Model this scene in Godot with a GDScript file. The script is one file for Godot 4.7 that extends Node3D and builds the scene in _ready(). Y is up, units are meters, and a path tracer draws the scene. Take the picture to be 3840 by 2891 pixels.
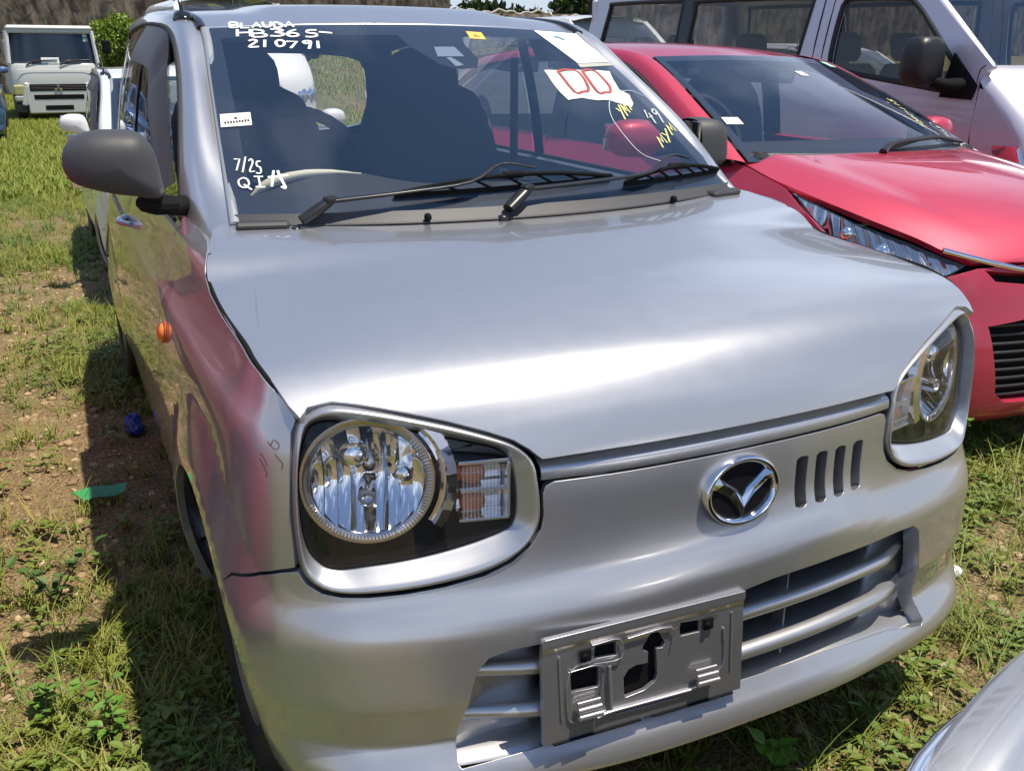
extends Node3D

# ---------------------------------------------------------------- mesh builder
class MB:
	var v := PackedVector3Array()
	var n := PackedVector3Array()
	var t := PackedVector2Array()
	var c := PackedColorArray()

	func tri(a: Vector3, b: Vector3, d: Vector3, na: Vector3, nb: Vector3, nd: Vector3, ua := Vector2.ZERO, ub := Vector2.ZERO, ud := Vector2.ZERO) -> void:
		var g := (b - a).cross(d - a)
		if g.length_squared() < 1e-16:
			return
		if g.dot(na + nb + nd) > 0.0:
			v.append(a); v.append(d); v.append(b)
			n.append(na); n.append(nd); n.append(nb)
			t.append(ua); t.append(ud); t.append(ub)
		else:
			v.append(a); v.append(b); v.append(d)
			n.append(na); n.append(nb); n.append(nd)
			t.append(ua); t.append(ub); t.append(ud)

	func flat(a: Vector3, b: Vector3, d: Vector3, hint: Vector3) -> void:
		var g := (b - a).cross(d - a).normalized()
		if g.dot(hint) < 0.0:
			g = -g
		tri(a, b, d, g, g, g)

	func quad(a: Vector3, b: Vector3, d: Vector3, e: Vector3, hint: Vector3) -> void:
		flat(a, b, d, hint); flat(a, d, e, hint)

	func box(o: Vector3, s: Vector3, bev := 0.0, bs := Basis()) -> void:
		var h := s * 0.5
		bev = minf(bev, minf(h.x, minf(h.y, h.z)) * 0.95)
		for ax in 3:
			for sg in [-1.0, 1.0]:
				var u := (ax + 1) % 3
				var w := (ax + 2) % 3
				var q := []
				for k in [[-1, -1], [1, -1], [1, 1], [-1, 1]]:
					var p := Vector3()
					p[ax] = sg * h[ax]
					p[u] = k[0] * (h[u] - bev)
					p[w] = k[1] * (h[w] - bev)
					q.append(p)
				var nn := Vector3(); nn[ax] = sg
				quad(o + bs * q[0], o + bs * q[1], o + bs * q[2], o + bs * q[3], bs * nn)
		if bev <= 0.0:
			return
		for ax in 3:
			var u := (ax + 1) % 3
			var w := (ax + 2) % 3
			for su in [-1.0, 1.0]:
				for sw in [-1.0, 1.0]:
					var q := []
					for k in [-1.0, 1.0]:
						var p1 := Vector3(); var p2 := Vector3()
						p1[ax] = k * (h[ax] - bev); p2[ax] = p1[ax]
						p1[u] = su * h[u]; p1[w] = sw * (h[w] - bev)
						p2[u] = su * (h[u] - bev); p2[w] = sw * h[w]
						q.append(p1); q.append(p2)
					var nn := Vector3(); nn[u] = su; nn[w] = sw
					quad(o + bs * q[0], o + bs * q[1], o + bs * q[3], o + bs * q[2], bs * nn)
		for sx in [-1.0, 1.0]:
			for sy in [-1.0, 1.0]:
				for sz in [-1.0, 1.0]:
					flat(o + bs * Vector3(sx * h.x, sy * (h.y - bev), sz * (h.z - bev)), o + bs * Vector3(sx * (h.x - bev), sy * h.y, sz * (h.z - bev)), o + bs * Vector3(sx * (h.x - bev), sy * (h.y - bev), sz * h.z), bs * Vector3(sx, sy, sz))

	# grid of points, smooth; hint: a point inside (normals point away) or INF for "as oriented"
	func loft(rows: Array, closed := false, flip := false) -> void:
		var m: int = rows.size()
		var k: int = rows[0].size()
		var nn := []
		for i in m:
			var r := PackedVector3Array()
			for j in k:
				var a: Vector3 = rows[mini(i + 1, m - 1)][j] - rows[maxi(i - 1, 0)][j]
				var b: Vector3
				if closed:
					b = rows[i][(j + 1) % k] - rows[i][(j - 1 + k) % k]
				else:
					b = rows[i][mini(j + 1, k - 1)] - rows[i][maxi(j - 1, 0)]
				if a.length() < 1e-7 or b.length() < 1e-7:
					var i2 := clampi(i, 1, m - 2) if m > 2 else i
					if b.length() < 1e-7:
						b = rows[i2][(j + 1) % k] - rows[i2][(j - 1 + k) % k]
				var q := a.cross(b).normalized()
				r.append(-q if flip else q)
			nn.append(r)
		for i in m - 1:
			for j in (k if closed else k - 1):
				var j2 := (j + 1) % k
				var ua := Vector2(float(j) / k, float(i) / m)
				var ub := Vector2(float(j + 1) / k, float(i) / m)
				var uc := Vector2(float(j + 1) / k, float(i + 1) / m)
				var ud := Vector2(float(j) / k, float(i + 1) / m)
				tri(rows[i][j], rows[i][j2], rows[i + 1][j2], nn[i][j], nn[i][j2], nn[i + 1][j2], ua, ub, uc)
				tri(rows[i][j], rows[i + 1][j2], rows[i + 1][j], nn[i][j], nn[i + 1][j2], nn[i + 1][j], ua, uc, ud)

	func tube(p: PackedVector3Array, r: Array, sides := 8, caps := true, sq := Vector2.ONE, up0 := Vector3.UP) -> void:
		var rows := []
		var up := up0
		var m := p.size()
		for i in m:
			var d := (p[mini(i + 1, m - 1)] - p[maxi(i - 1, 0)]).normalized()
			var x := up.cross(d)
			if x.length() < 0.01:
				x = Vector3(1, 0, 0.01).cross(d)
			x = x.normalized()
			up = d.cross(x).normalized()
			var rr: float = r[mini(i, r.size() - 1)]
			var ring := PackedVector3Array()
			for k in sides:
				var a := TAU * k / sides
				ring.append(p[i] + (x * cos(a) * sq.x + up * sin(a) * sq.y) * rr)
			rows.append(ring)
		loft(rows, true, true)
		if caps:
			for e in [0, m - 1]:
				var d := (p[0] - p[1]) if e == 0 else (p[m - 1] - p[m - 2])
				for k in sides:
					flat(p[e], rows[e][k], rows[e][(k + 1) % sides], d)

	# profile: points (radius, height along local z), turned round z of xf
	func lathe(prof: Array, xf: Transform3D, segs := 24, flip := false, a0 := 0.0, a1 := TAU) -> void:
		var rows := []
		var full := absf(a1 - a0 - TAU) < 1e-4
		for q in prof:
			var ring := PackedVector3Array()
			for k in (segs if full else segs + 1):
				var a := a0 + (a1 - a0) * k / segs
				ring.append(xf * Vector3(q.x * cos(a), q.x * sin(a), q.y))
			rows.append(ring)
		loft(rows, full, flip)

	func ellipsoid(o: Vector3, s: Vector3, e := 2.0, bs := Basis(), nu := 20, nv := 12) -> void:
		var rows := []
		for i in nv + 1:
			var la := -PI / 2 + PI * i / nv
			var ring := PackedVector3Array()
			for j in nu:
				var lo := TAU * j / nu
				var p := Vector3(cos(la) * cos(lo), sin(la), cos(la) * sin(lo))
				var g := pow(pow(absf(p.x), e) + pow(absf(p.y), e) + pow(absf(p.z), e), -1.0 / e)
				ring.append(o + bs * (p * g * s))
			rows.append(ring)
		loft(rows, true, false)

	# flat polygon in xy of xf, pushed to z = depth, with chamfer
	func prism(poly: PackedVector2Array, depth: float, xf: Transform3D, bev := 0.0, back := false) -> void:
		if Geometry2D.is_polygon_clockwise(poly):
			poly = poly.duplicate()
			poly.reverse()
		var top := poly
		if bev > 0.0:
			var off := Geometry2D.offset_polygon(poly, -bev, Geometry2D.JOIN_MITER)
			if off.size() == 1:
				top = off[0]
		var zt := xf.basis.z.normalized()
		for q in [[top, depth, 1.0], [poly, 0.0, -1.0]]:
			if q[2] < 0.0 and not back:
				continue
			var ix := Geometry2D.triangulate_polygon(q[0])
			for i in range(0, ix.size(), 3):
				var w := []
				for k in 3:
					var p: Vector2 = q[0][ix[i + k]]
					w.append(xf * Vector3(p.x, p.y, q[1]))
				flat(w[0], w[1], w[2], zt * q[2])
		var side := poly
		for i in side.size():
			var a := side[i]
			var b := side[(i + 1) % side.size()]
			var o := Vector2(b.y - a.y, a.x - b.x)
			var hint := xf.basis * Vector3(o.x, o.y, 0)
			quad(xf * Vector3(a.x, a.y, 0), xf * Vector3(b.x, b.y, 0), xf * Vector3(b.x, b.y, depth - bev), xf * Vector3(a.x, a.y, depth - bev), hint)
		if bev > 0.0 and top != poly:
			for i in side.size():
				var a := side[i]
				var b := side[(i + 1) % side.size()]
				var ta := _near(top, a)
				var tb := _near(top, b)
				var hint := xf.basis * Vector3(b.y - a.y, a.x - b.x, 0) + zt * 0.2 * (b - a).length()
				flat(xf * Vector3(a.x, a.y, depth - bev), xf * Vector3(b.x, b.y, depth - bev), xf * Vector3(tb.x, tb.y, depth), hint)
				if ta != tb:
					flat(xf * Vector3(a.x, a.y, depth - bev), xf * Vector3(tb.x, tb.y, depth), xf * Vector3(ta.x, ta.y, depth), hint)

	func _near(a: PackedVector2Array, p: Vector2) -> Vector2:
		var best := a[0]
		for q in a:
			if q.distance_squared_to(p) < best.distance_squared_to(p):
				best = q
		return best

	func mirrored() -> MB:
		var m := MB.new()
		var f := Vector3(-1, 1, 1)
		for i in range(0, v.size(), 3):
			for k in [0, 2, 1]:
				m.v.append(v[i + k] * f); m.n.append(n[i + k] * f); m.t.append(t[i + k])
		return m

	func add(o: MB, xf := Transform3D()) -> void:
		for i in o.v.size():
			v.append(xf * o.v[i]); n.append((xf.basis * o.n[i]).normalized()); t.append(o.t[i])
		c.append_array(o.c)

	func tint(col: Color) -> void:
		while c.size() < v.size():
			c.append(col)

	func mesh() -> ArrayMesh:
		var a := []
		a.resize(Mesh.ARRAY_MAX)
		a[Mesh.ARRAY_VERTEX] = v
		a[Mesh.ARRAY_NORMAL] = n
		a[Mesh.ARRAY_TEX_UV] = t
		if c.size() == v.size():
			a[Mesh.ARRAY_COLOR] = c
		var m := ArrayMesh.new()
		m.add_surface_from_arrays(Mesh.PRIMITIVE_TRIANGLES, a)
		return m

# ---------------------------------------------------------------- scene helpers
var taken := {}
var M := {}

func numbered(s: String) -> String:
	if not taken.has(s):
		taken[s] = 0
		return s
	taken[s] += 1
	return "%s_%03d" % [s, taken[s]]

func obj(called: String, mb: MB, m: Material, parent: Node = null) -> MeshInstance3D:
	if mb.v.is_empty(): push_warning("empty " + called)
	var o := MeshInstance3D.new()
	o.mesh = mb.mesh()
	o.material_override = m
	if parent == null:
		o.name = numbered(called)
		add_child(o)
	else:
		o.name = part_name(parent, called)
		parent.add_child(o)
	return o

func part_name(parent: Node, called: String) -> String:
	if not parent.has_node(called):
		return called
	var k := 1
	while parent.has_node("%s_%03d" % [called, k]):
		k += 1
	return "%s_%03d" % [called, k]

func tag(o: Node, label: String, category: String, group := "") -> Node:
	o.set_meta("label", label)
	o.set_meta("category", category)
	if group != "":
		o.set_meta("group", group)
	return o

func thing(called: String, label: String, category: String, at := Vector3.ZERO, turn := 0.0, group := "") -> Node3D:
	var o := Node3D.new()
	o.name = numbered(called)
	add_child(o)
	o.position = at
	o.rotation.y = turn
	tag(o, label, category, group)
	return o

func copy_of(src: Node3D, label: String, category: String, at: Vector3, turn: float, group := "") -> Node3D:
	var r: Node3D = src.duplicate()
	var base := String(src.name)
	r.name = numbered(base)
	add_child(r)
	r.position = at
	r.rotation.y = turn
	tag(r, label, category, group)
	return r

func repaint(root: Node, from: Material, to: Material) -> void:
	for ch in root.get_children():
		if ch is MeshInstance3D and ch.material_override == from:
			ch.material_override = to
		repaint(ch, from, to)

# colours are given as linear, real-world values
func mat(r: float, g: float, b: float, rough := 0.6, metal := 0.0) -> StandardMaterial3D:
	var m := StandardMaterial3D.new()
	m.albedo_color = Color(r, g, b).linear_to_srgb()
	m.roughness = rough
	m.metallic = metal
	return m

func paint(r: float, g: float, b: float, rough: float, metal: float) -> StandardMaterial3D:
	var m := mat(r, g, b, rough, metal)
	m.clearcoat_enabled = true
	m.clearcoat = 1.0
	m.clearcoat_roughness = 0.03
	return m

func pane(r: float, g: float, b: float, alpha: float) -> StandardMaterial3D:
	var m := mat(r, g, b, 0.0, 0.0)
	m.transparency = BaseMaterial3D.TRANSPARENCY_ALPHA
	m.albedo_color.a = alpha
	return m

func noise(seed_: int, freq: float, oct := 4) -> FastNoiseLite:
	var f := FastNoiseLite.new()
	f.seed = seed_
	f.noise_type = FastNoiseLite.TYPE_SIMPLEX_SMOOTH
	f.frequency = freq
	f.fractal_octaves = oct
	return f

func ntex(seed_: int, freq: float, size: int, ramp: Array, normal := false, bump := 4.0) -> NoiseTexture2D:
	var t := NoiseTexture2D.new()
	t.width = size
	t.height = size
	t.seamless = true
	t.noise = noise(seed_, freq, 5)
	if normal:
		t.as_normal_map = true
		t.bump_strength = bump
	elif ramp.size():
		var g := Gradient.new()
		g.offsets = PackedFloat32Array(ramp.map(func(q): return q[0]))
		var cs := PackedColorArray()
		for q in ramp:
			cs.append(Color(q[1], q[2], q[3]).linear_to_srgb())
		g.colors = cs
		t.color_ramp = g
	return t

# ---------------------------------------------------------------- curves and surfaces
func cr3(p: Array, u: float, mirror0 := false) -> Vector3:
	var m := p.size()
	var i := clampi(int(floor(u)), 0, m - 2)
	var f := u - i
	var b: Vector3 = p[i]
	var c: Vector3 = p[i + 1]
	var a: Vector3
	if i > 0:
		a = p[i - 1]
	elif mirror0:
		a = Vector3(-c.x, c.y, c.z)
	else:
		a = 2.0 * b - c
	var d: Vector3 = p[i + 2] if i + 2 < m else 2.0 * c - b
	return 0.5 * (2.0 * b + (c - a) * f + (2.0 * a - 5.0 * b + 4.0 * c - d) * f * f + (3.0 * b - a - 3.0 * c + d) * f * f * f)

# smooth table look-up without overshoot, made into an even list
func lut(xs: Array, ys: Array, lo: float, hi: float, count := 600) -> PackedFloat32Array:
	var m := xs.size()
	var h := []; var d := []; var s := []
	for i in m - 1:
		h.append(xs[i + 1] - xs[i]); d.append((ys[i + 1] - ys[i]) / (xs[i + 1] - xs[i]))
	s.append(d[0])
	for i in range(1, m - 1):
		s.append(0.0 if d[i - 1] * d[i] <= 0.0 else (h[i - 1] + h[i]) / (h[i - 1] / d[i] + h[i] / d[i - 1]))
	s.append(d[m - 2])
	var out := PackedFloat32Array()
	for k in count + 1:
		var x: float = clampf(lo + (hi - lo) * k / count, xs[0], xs[m - 1])
		var i := 0
		while i < m - 2 and x > xs[i + 1]:
			i += 1
		var t: float = (x - xs[i]) / h[i]
		out.append(ys[i] * (1 + 2 * t) * (1 - t) * (1 - t) + s[i] * h[i] * t * (1 - t) * (1 - t) + ys[i + 1] * t * t * (3 - 2 * t) + s[i + 1] * h[i] * t * t * (t - 1))
	return out

func look(l: PackedFloat32Array, lo: float, hi: float, x: float) -> float:
	var u := clampf((x - lo) / (hi - lo), 0.0, 1.0) * (l.size() - 1)
	var i := mini(int(u), l.size() - 2)
	return lerpf(l[i], l[i + 1], u - i)

func path2(pts: Array, per := 4) -> PackedVector2Array:   # smooth open curve through points
	var p3 := pts.map(func(q): return Vector3(q[0], q[1], 0))
	var out := PackedVector2Array()
	for k in (pts.size() - 1) * per + 1:
		var q := cr3(p3, float(k) / per)
		out.append(Vector2(q.x, q.y))
	return out

func path3(pts: Array, per := 4) -> PackedVector3Array:
	var p3 := pts.map(func(q): return q if q is Vector3 else Vector3(q[0], q[1], q[2]))
	var out := PackedVector3Array()
	for k in (pts.size() - 1) * per + 1:
		out.append(cr3(p3, float(k) / per))
	return out

func nrm(f: Callable, p: Vector2, e: Vector2) -> Vector3:
	var a: Vector3 = f.call(p + Vector2(e.x, 0)) - f.call(p - Vector2(e.x, 0))
	var b: Vector3 = f.call(p + Vector2(0, e.y)) - f.call(p - Vector2(0, e.y))
	return a.cross(b).normalized()

func dense(poly: PackedVector2Array, du: float, dv: float) -> PackedVector2Array:
	var out := PackedVector2Array()
	for i in poly.size():
		var a := poly[i]
		var b := poly[(i + 1) % poly.size()]
		var l := Vector2((b.x - a.x) / du, (b.y - a.y) / dv).length()
		var m := maxi(1, int(ceil(l / 0.6)))
		for k in m:
			out.append(a.lerp(b, float(k) / m))
	return out

# shrinks a panel outline by d metres on the surface, so that gaps stay between panels
func inset(f: Callable, poly: PackedVector2Array, d: float) -> PackedVector2Array:
	var out := PackedVector2Array()
	var sg := -1.0 if Geometry2D.is_polygon_clockwise(poly) else 1.0
	var m := poly.size()
	for i in m:
		var p := poly[i]
		var e := 0.004
		var su: float = maxf((f.call(p + Vector2(e, 0)) - f.call(p - Vector2(e, 0))).length() / (2 * e), 1e-3)
		var sv: float = maxf((f.call(p + Vector2(0, e)) - f.call(p - Vector2(0, e))).length() / (2 * e), 1e-3)
		var sc := Vector2(su, sv)
		var e1 := ((p - poly[(i - 1 + m) % m]) * sc).normalized()
		var e2 := ((poly[(i + 1) % m] - p) * sc).normalized()
		var n1 := Vector2(-e1.y, e1.x) * sg
		var n2 := Vector2(-e2.y, e2.x) * sg
		var nn := (n1 + n2).normalized()
		var k := maxf(0.45, nn.dot(n1))
		out.append(p + nn * (d / k) / sc)
	return out

# a body panel: the part of surface f inside poly and outside holes; folded edge of depth fl
func panel(f: Callable, poly: PackedVector2Array, holes: Array, du: float, dv: float, fl: float, side := 1.0, e := Vector2(0.03, 0.004), hole_fl := -1.0) -> MB:
	var mb := MB.new()
	poly = dense(poly, du, dv)
	var hs := []
	for h in holes:
		hs.append(dense(h, du, dv))
	var mark := {}
	var lo := Vector2(1e9, 1e9)
	var hi := -lo
	for ring in [poly] + hs:
		for i in ring.size():
			var a: Vector2 = ring[i]
			var b: Vector2 = ring[(i + 1) % ring.size()]
			for k in 4:
				var p := a.lerp(b, k / 4.0)
				mark[Vector2i(int(floor(p.x / du)), int(floor(p.y / dv)))] = true
			if is_same(ring, poly):
				lo = lo.min(a)
				hi = hi.max(a)
	var cache := {}
	var at := func(p: Vector2) -> Array:
		if cache.has(p):
			return cache[p]
		var r := [f.call(p), nrm(f, p, e) * side]
		cache[p] = r
		return r
	var add := func(a: Vector2, b: Vector2, d: Vector2) -> void:
		var A: Array = at.call(a); var B: Array = at.call(b); var D: Array = at.call(d)
		mb.tri(A[0], B[0], D[0], A[1], B[1], D[1], a, b, d)
	for i in range(int(floor(lo.x / du)), int(floor(hi.x / du)) + 1):
		for j in range(int(floor(lo.y / dv)), int(floor(hi.y / dv)) + 1):
			var q := PackedVector2Array([Vector2(i * du, j * dv), Vector2((i + 1) * du, j * dv), Vector2((i + 1) * du, (j + 1) * dv), Vector2(i * du, (j + 1) * dv)])
			if not mark.has(Vector2i(i, j)):
				var mid := (q[0] + q[2]) * 0.5
				if not Geometry2D.is_point_in_polygon(mid, poly):
					continue
				var inhole := false
				for h in hs:
					if Geometry2D.is_point_in_polygon(mid, h):
						inhole = true
				if inhole:
					continue
				add.call(q[0], q[1], q[2])
				add.call(q[0], q[2], q[3])
				continue
			var pieces: Array = Geometry2D.intersect_polygons(q, poly)
			for h in hs:
				var nx := []
				for pc in pieces:
					nx.append_array(Geometry2D.clip_polygons(pc, h))
				pieces = nx
			for pc in pieces:
				if pc.size() < 3 or Geometry2D.is_polygon_clockwise(pc):
					continue
				var ix := Geometry2D.triangulate_polygon(pc)
				for k in range(0, ix.size(), 3):
					add.call(pc[ix[k]], pc[ix[k + 1]], pc[ix[k + 2]])
	if fl > 0.0:
		var first := true
		for ring in [poly] + hs:
			var depth := fl if first or hole_fl < 0.0 else hole_fl
			var sg := -1.0 if Geometry2D.is_polygon_clockwise(ring) else 1.0
			if not first:
				sg = -sg
			first = false
			var m: int = ring.size()
			var P := []; var N := []; var O := []
			for i in m:
				var p: Vector2 = ring[i]
				P.append(f.call(p)); N.append(nrm(f, p, e) * side)
			for i in m:
				var tg: Vector3 = (P[(i + 1) % m] - P[(i - 1 + m) % m]).normalized()
				var o: Vector3 = tg.cross(N[i]).normalized() * sg * side
				O.append(o)
			for i in m:
				var k := (i + 1) % m
				var q1: Vector3 = P[i] + (O[i] - N[i]) * 0.0012
				var q2: Vector3 = P[k] + (O[k] - N[k]) * 0.0012
				mb.tri(P[i], P[k], q2, N[i], N[k], O[k])
				mb.tri(P[i], q2, q1, N[i], O[k], O[i])
				mb.tri(q1, q2, q2 - N[k] * depth, O[i], O[k], O[k])
				mb.tri(q1, q2 - N[k] * depth, q1 - N[i] * depth, O[i], O[k], O[i])
	return mb

func sheet(f: Callable, u0: float, u1: float, v0: float, v1: float, nu: int, nv: int, flip := false) -> MB:
	var rows := []
	for i in nv + 1:
		var r := PackedVector3Array()
		for j in nu + 1:
			r.append(f.call(Vector2(lerpf(u0, u1, float(j) / nu), lerpf(v0, v1, float(i) / nv))))
		rows.append(r)
	var mb := MB.new()
	mb.loft(rows, false, flip)
	return mb

# ---------------------------------------------------------------- hatchback body surfaces (nose at z = 0, car faces +z, y = 0 on the ground)
var PLAN := [[0, -.045], [.2, -.052], [.36, -.075], [.5, -.105], [.6, -.137], [.66, -.17], [.700, -.21], [.724, -.275], [.735, -.40], [.738, -.75], [.738, -1.2], [.735, -2.0], [.715, -2.8], [.66, -3.2], [.58, -3.34], [.40, -3.39], [0, -3.41]]
var FW := [1, 1, 1, 1, .9, .75, .55, .3, .1, 0, 0, 0, 0, 0, 0, 0, 0]
var SW := [0, 0, 0, 0, .15, .4, .7, .9, 1, 1, 1, 1, 1, 1, .6, .2, 0]
var WP := []
var DZL: PackedFloat32Array
var DXL: PackedFloat32Array

func setup_wrap() -> void:
	WP = []
	for r in HOOD:
		HC.append(Vector3(0, r[0], r[1]))
		HE.append(Vector3(r[2], r[3], r[4]))
	for i in PLAN.size():
		WP.append(Vector3(PLAN[i][0], FW[i], PLAN[i][1]))
	DZL = lut([.16, .19, .215, .235, .255, .275, .295, .32, .36, .40, .48, .525, .55, .58, .62, .70, .76, .82, .90, 1.0], [-.06, .0, .046, .068, .073, .066, .050, .034, .040, .046, .044, .041, .030, .010, .0, -.004, -.012, -.040, -.08, -.13], .16, 1.0)
	DXL = lut([.16, .26, .31, .40, .50, .62, .72, .785, .815, .86, .92, .98], [-.055, -.025, -.012, 0, .004, .002, -.006, -.018, -.032, -.046, -.060, -.10], .16, 1.0)

func wrp(p: Vector2) -> Vector3:
	var sg := -1.0 if p.x < 0.0 else 1.0
	var s := absf(p.x)
	var b := cr3(WP, s, true)
	var i := clampi(int(s), 0, SW.size() - 2)
	var sw := lerpf(SW[i], SW[i + 1], smoothstep(0, 1, s - i))
	var fw := clampf(b.y, 0.0, 1.0)
	if s < 0.999:
		fw = 1.0
	var y := p.y
	var ys := y - 0.055 * sg * b.x * (1.0 if sg < 0.0 else 1.0 - 2.0 * smoothstep(.16, .36, b.x)) * smoothstep(.36, .44, y) * (1.0 - smoothstep(.56, .64, y))
	var x := b.x + sw * look(DXL, .16, 1.0, y)
	var wd := Vector2(minf(absf(b.z + .56), absf(b.z + 3.02)), y - .28).length()
	x += .020 * clampf((.445 - wd) / .10, 0.0, 1.0) * clampf(sw * 1.6 - .5, 0, 1)   # wheel-arch flare
	return Vector3(sg * x, y, b.z + fw * look(DZL, .16, 1.0, ys))

func w_front(x: float, y: float) -> Vector2:   # signed x on the nose -> surface coordinates
	var lo := 0.0
	var hi := 8.0
	for k in 26:
		var m := (lo + hi) * 0.5
		if wrp(Vector2(m, y)).x < absf(x):
			lo = m
		else:
			hi = m
	return Vector2(signf(x) * lo if x != 0.0 else 0.0, y)

func w_side(z: float, y: float, sg := -1.0) -> Vector2:
	var lo := 0.0
	var hi := 15.9
	for k in 26:
		var m := (lo + hi) * 0.5
		if wrp(Vector2(sg * m, y)).z > z:
			lo = m
		else:
			hi = m
	return Vector2(sg * lo, y)

func F(x: float, y: float) -> float:
	return wrp(w_front(x, y)).z

var HOOD := [[.960, -.735, .64, .970, -.90], [.953, -.635, .674, .938, -.73], [.945, -.55, .6845, .8985, -.655], [.934, -.46, .690, .887, -.56], [.918, -.34, .695, .876, -.40], [.893, -.225, .690, .858, -.265], [.862, -.135, .675, .815, -.185], [.81, -.082, .665, .765, -.150], [.755, -.052, .66, .72, -.13], [.72, -.047, .66, .69, -.125]]
var HC := []
var HE := []

func hood(p: Vector2) -> Vector3:
	var c := cr3(HC, p.y)
	var e := cr3(HE, p.y)
	var q := absf(p.x)
	var a := pow(q, 2.5)
	var b := pow(q, 2.2)
	return Vector3(p.x * e.x, lerpf(c.y, e.y, a), lerpf(c.z, e.z, b))

func hood_at(x: float, key: float, by_y: bool) -> Vector2:
	var lo := -0.5
	var hi := 9.0
	for k in 28:
		var m := (lo + hi) * 0.5
		var q := x / cr3(HE, m).x
		var P := hood(Vector2(q, m))
		if (P.y > key) if by_y else (P.z < key):
			lo = m
		else:
			hi = m
	return Vector2(x / cr3(HE, lo).x, lo)

# outline of the lamp surround and of the lamp glass, right-hand lamp of the car (x < 0)
var BEZ_OUT := [[-.645, .813], [-.632, .825], [-.603, .830], [-.571, .826], [-.523, .816], [-.458, .799], [-.409, .783], [-.375, .769], [-.355, .755], [-.343, .738], [-.341, .715], [-.338, .688], [-.337, .656], [-.341, .636], [-.353, .616], [-.383, .594], [-.422, .579], [-.479, .569], [-.533, .564], [-.584, .562], [-.616, .563], [-.639, .567], [-.656, .578], [-.664, .598], [-.666, .630], [-.667, .68], [-.663, .737], [-.653, .796]]
var BEZ_IN := [[-.636, .791], [-.624, .802], [-.599, .805], [-.544, .797], [-.479, .782], [-.412, .763], [-.386, .753], [-.374, .740], [-.367, .709], [-.365, .670], [-.368, .646], [-.378, .632], [-.418, .619], [-.473, .607], [-.527, .599], [-.578, .594], [-.603, .591], [-.623, .592], [-.637, .602], [-.648, .618], [-.654, .647], [-.655, .691], [-.653, .728], [-.647, .764]]

func closed_even(pts: Array, count: int) -> PackedVector2Array:
	var m := pts.size()
	var fine := PackedVector2Array()
	for i in m:
		for k in 8:
			var q := []
			for d in 4:
				var r = pts[(i - 1 + d + m) % m]
				q.append(Vector3(r[0], r[1], 0))
			var w := cr3(q, 1.0 + k / 8.0)
			fine.append(Vector2(w.x, w.y))
	var len_ := [0.0]
	for i in fine.size():
		len_.append(len_[i] + fine[i].distance_to(fine[(i + 1) % fine.size()]))
	var out := PackedVector2Array()
	var j := 0
	for k in count:
		var want: float = len_[-1] * k / count
		while len_[j + 1] < want:
			j += 1
		out.append(fine[j].lerp(fine[(j + 1) % fine.size()], (want - len_[j]) / maxf(len_[j + 1] - len_[j], 1e-9)))
	return out

func ring_pairs(count: int) -> Array:   # matched points round the lamp: [outer, inner]
	var o := closed_even(BEZ_OUT, 400)
	var n := closed_even(BEZ_IN, 400)
	var c := Vector2(-.51, .69)
	var A := PackedVector2Array()
	var B := PackedVector2Array()
	for k in count:
		var p := n[int(400.0 * k / count)]
		B.append(p)
		# the nearest outer point along the local outward normal
		var i0 := int(400.0 * k / count)
		var tg := (n[(i0 + 4) % 400] - n[(i0 - 4 + 400) % 400]).normalized()
		var best := o[0]
		var bd := 1e9
		for q in o:
			var d := q - p
			var cost := d.length() + absf(d.dot(tg)) * 1.5
			if cost < bd:
				bd = cost
				best = q
		A.append(best)
	# smooth the outer ring a little
	for it in 2:
		var S := A.duplicate()
		for k in count:
			A[k] = (S[(k - 1 + count) % count] + S[k] * 2.0 + S[(k + 1) % count]) * 0.25
	return [A, B]

# windscreen: u -1..1 across, v 0 bottom .. 1 top
func screen(p: Vector2) -> Vector3:
	var u := p.x
	var v := p.y
	var w := 1.0 - u * u
	return Vector3(u * lerpf(.593, .514, v), lerpf(.982, 1.331, v) + lerpf(.0, .014, v) * w + .012 * sin(PI * clampf(v, 0, 1)), lerpf(-.876, -1.502, v) + lerpf(.115, .075, v) * w + .008 * sin(PI * clampf(v, 0, 1)))

func roof(p: Vector2) -> Vector3:   # u -1..1 across, v 0 front .. 1 rear
	var u := p.x
	var v := p.y
	var w := 1.0 - u * u
	var x := u * .512
	var z := lerpf(-1.512 + .075 * w, -3.12, v)
	var y := look(ROOFL, 0, 1, v) + .014 * w * (1.0 - v)
	y += .012 * w * v
	y += .012 * (smoothstep(.74, .56, absf(u))) * smoothstep(.02, .14, v) * smoothstep(1.0, .9, v)
	return Vector3(x, y, z)

var ROOFL: PackedFloat32Array
# glass-edge line and door line of the pillar and roof side
var PIL_IN := [Vector3(-.602, .965, -.862), Vector3(-.575, 1.08, -1.065), Vector3(-.545, 1.21, -1.295), Vector3(-.522, 1.325, -1.50), Vector3(-.522, 1.362, -1.72), Vector3(-.522, 1.375, -2.2), Vector3(-.515, 1.36, -2.8), Vector3(-.50, 1.325, -3.12)]
var PIL_OUT := [Vector3(-.670, .945, -1.03), Vector3(-.645, 1.075, -1.12), Vector3(-.600, 1.225, -1.36), Vector3(-.579, 1.318, -1.58), Vector3(-.582, 1.343, -1.85), Vector3(-.578, 1.345, -2.25), Vector3(-.562, 1.325, -2.8), Vector3(-.53, 1.28, -3.15)]

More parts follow.
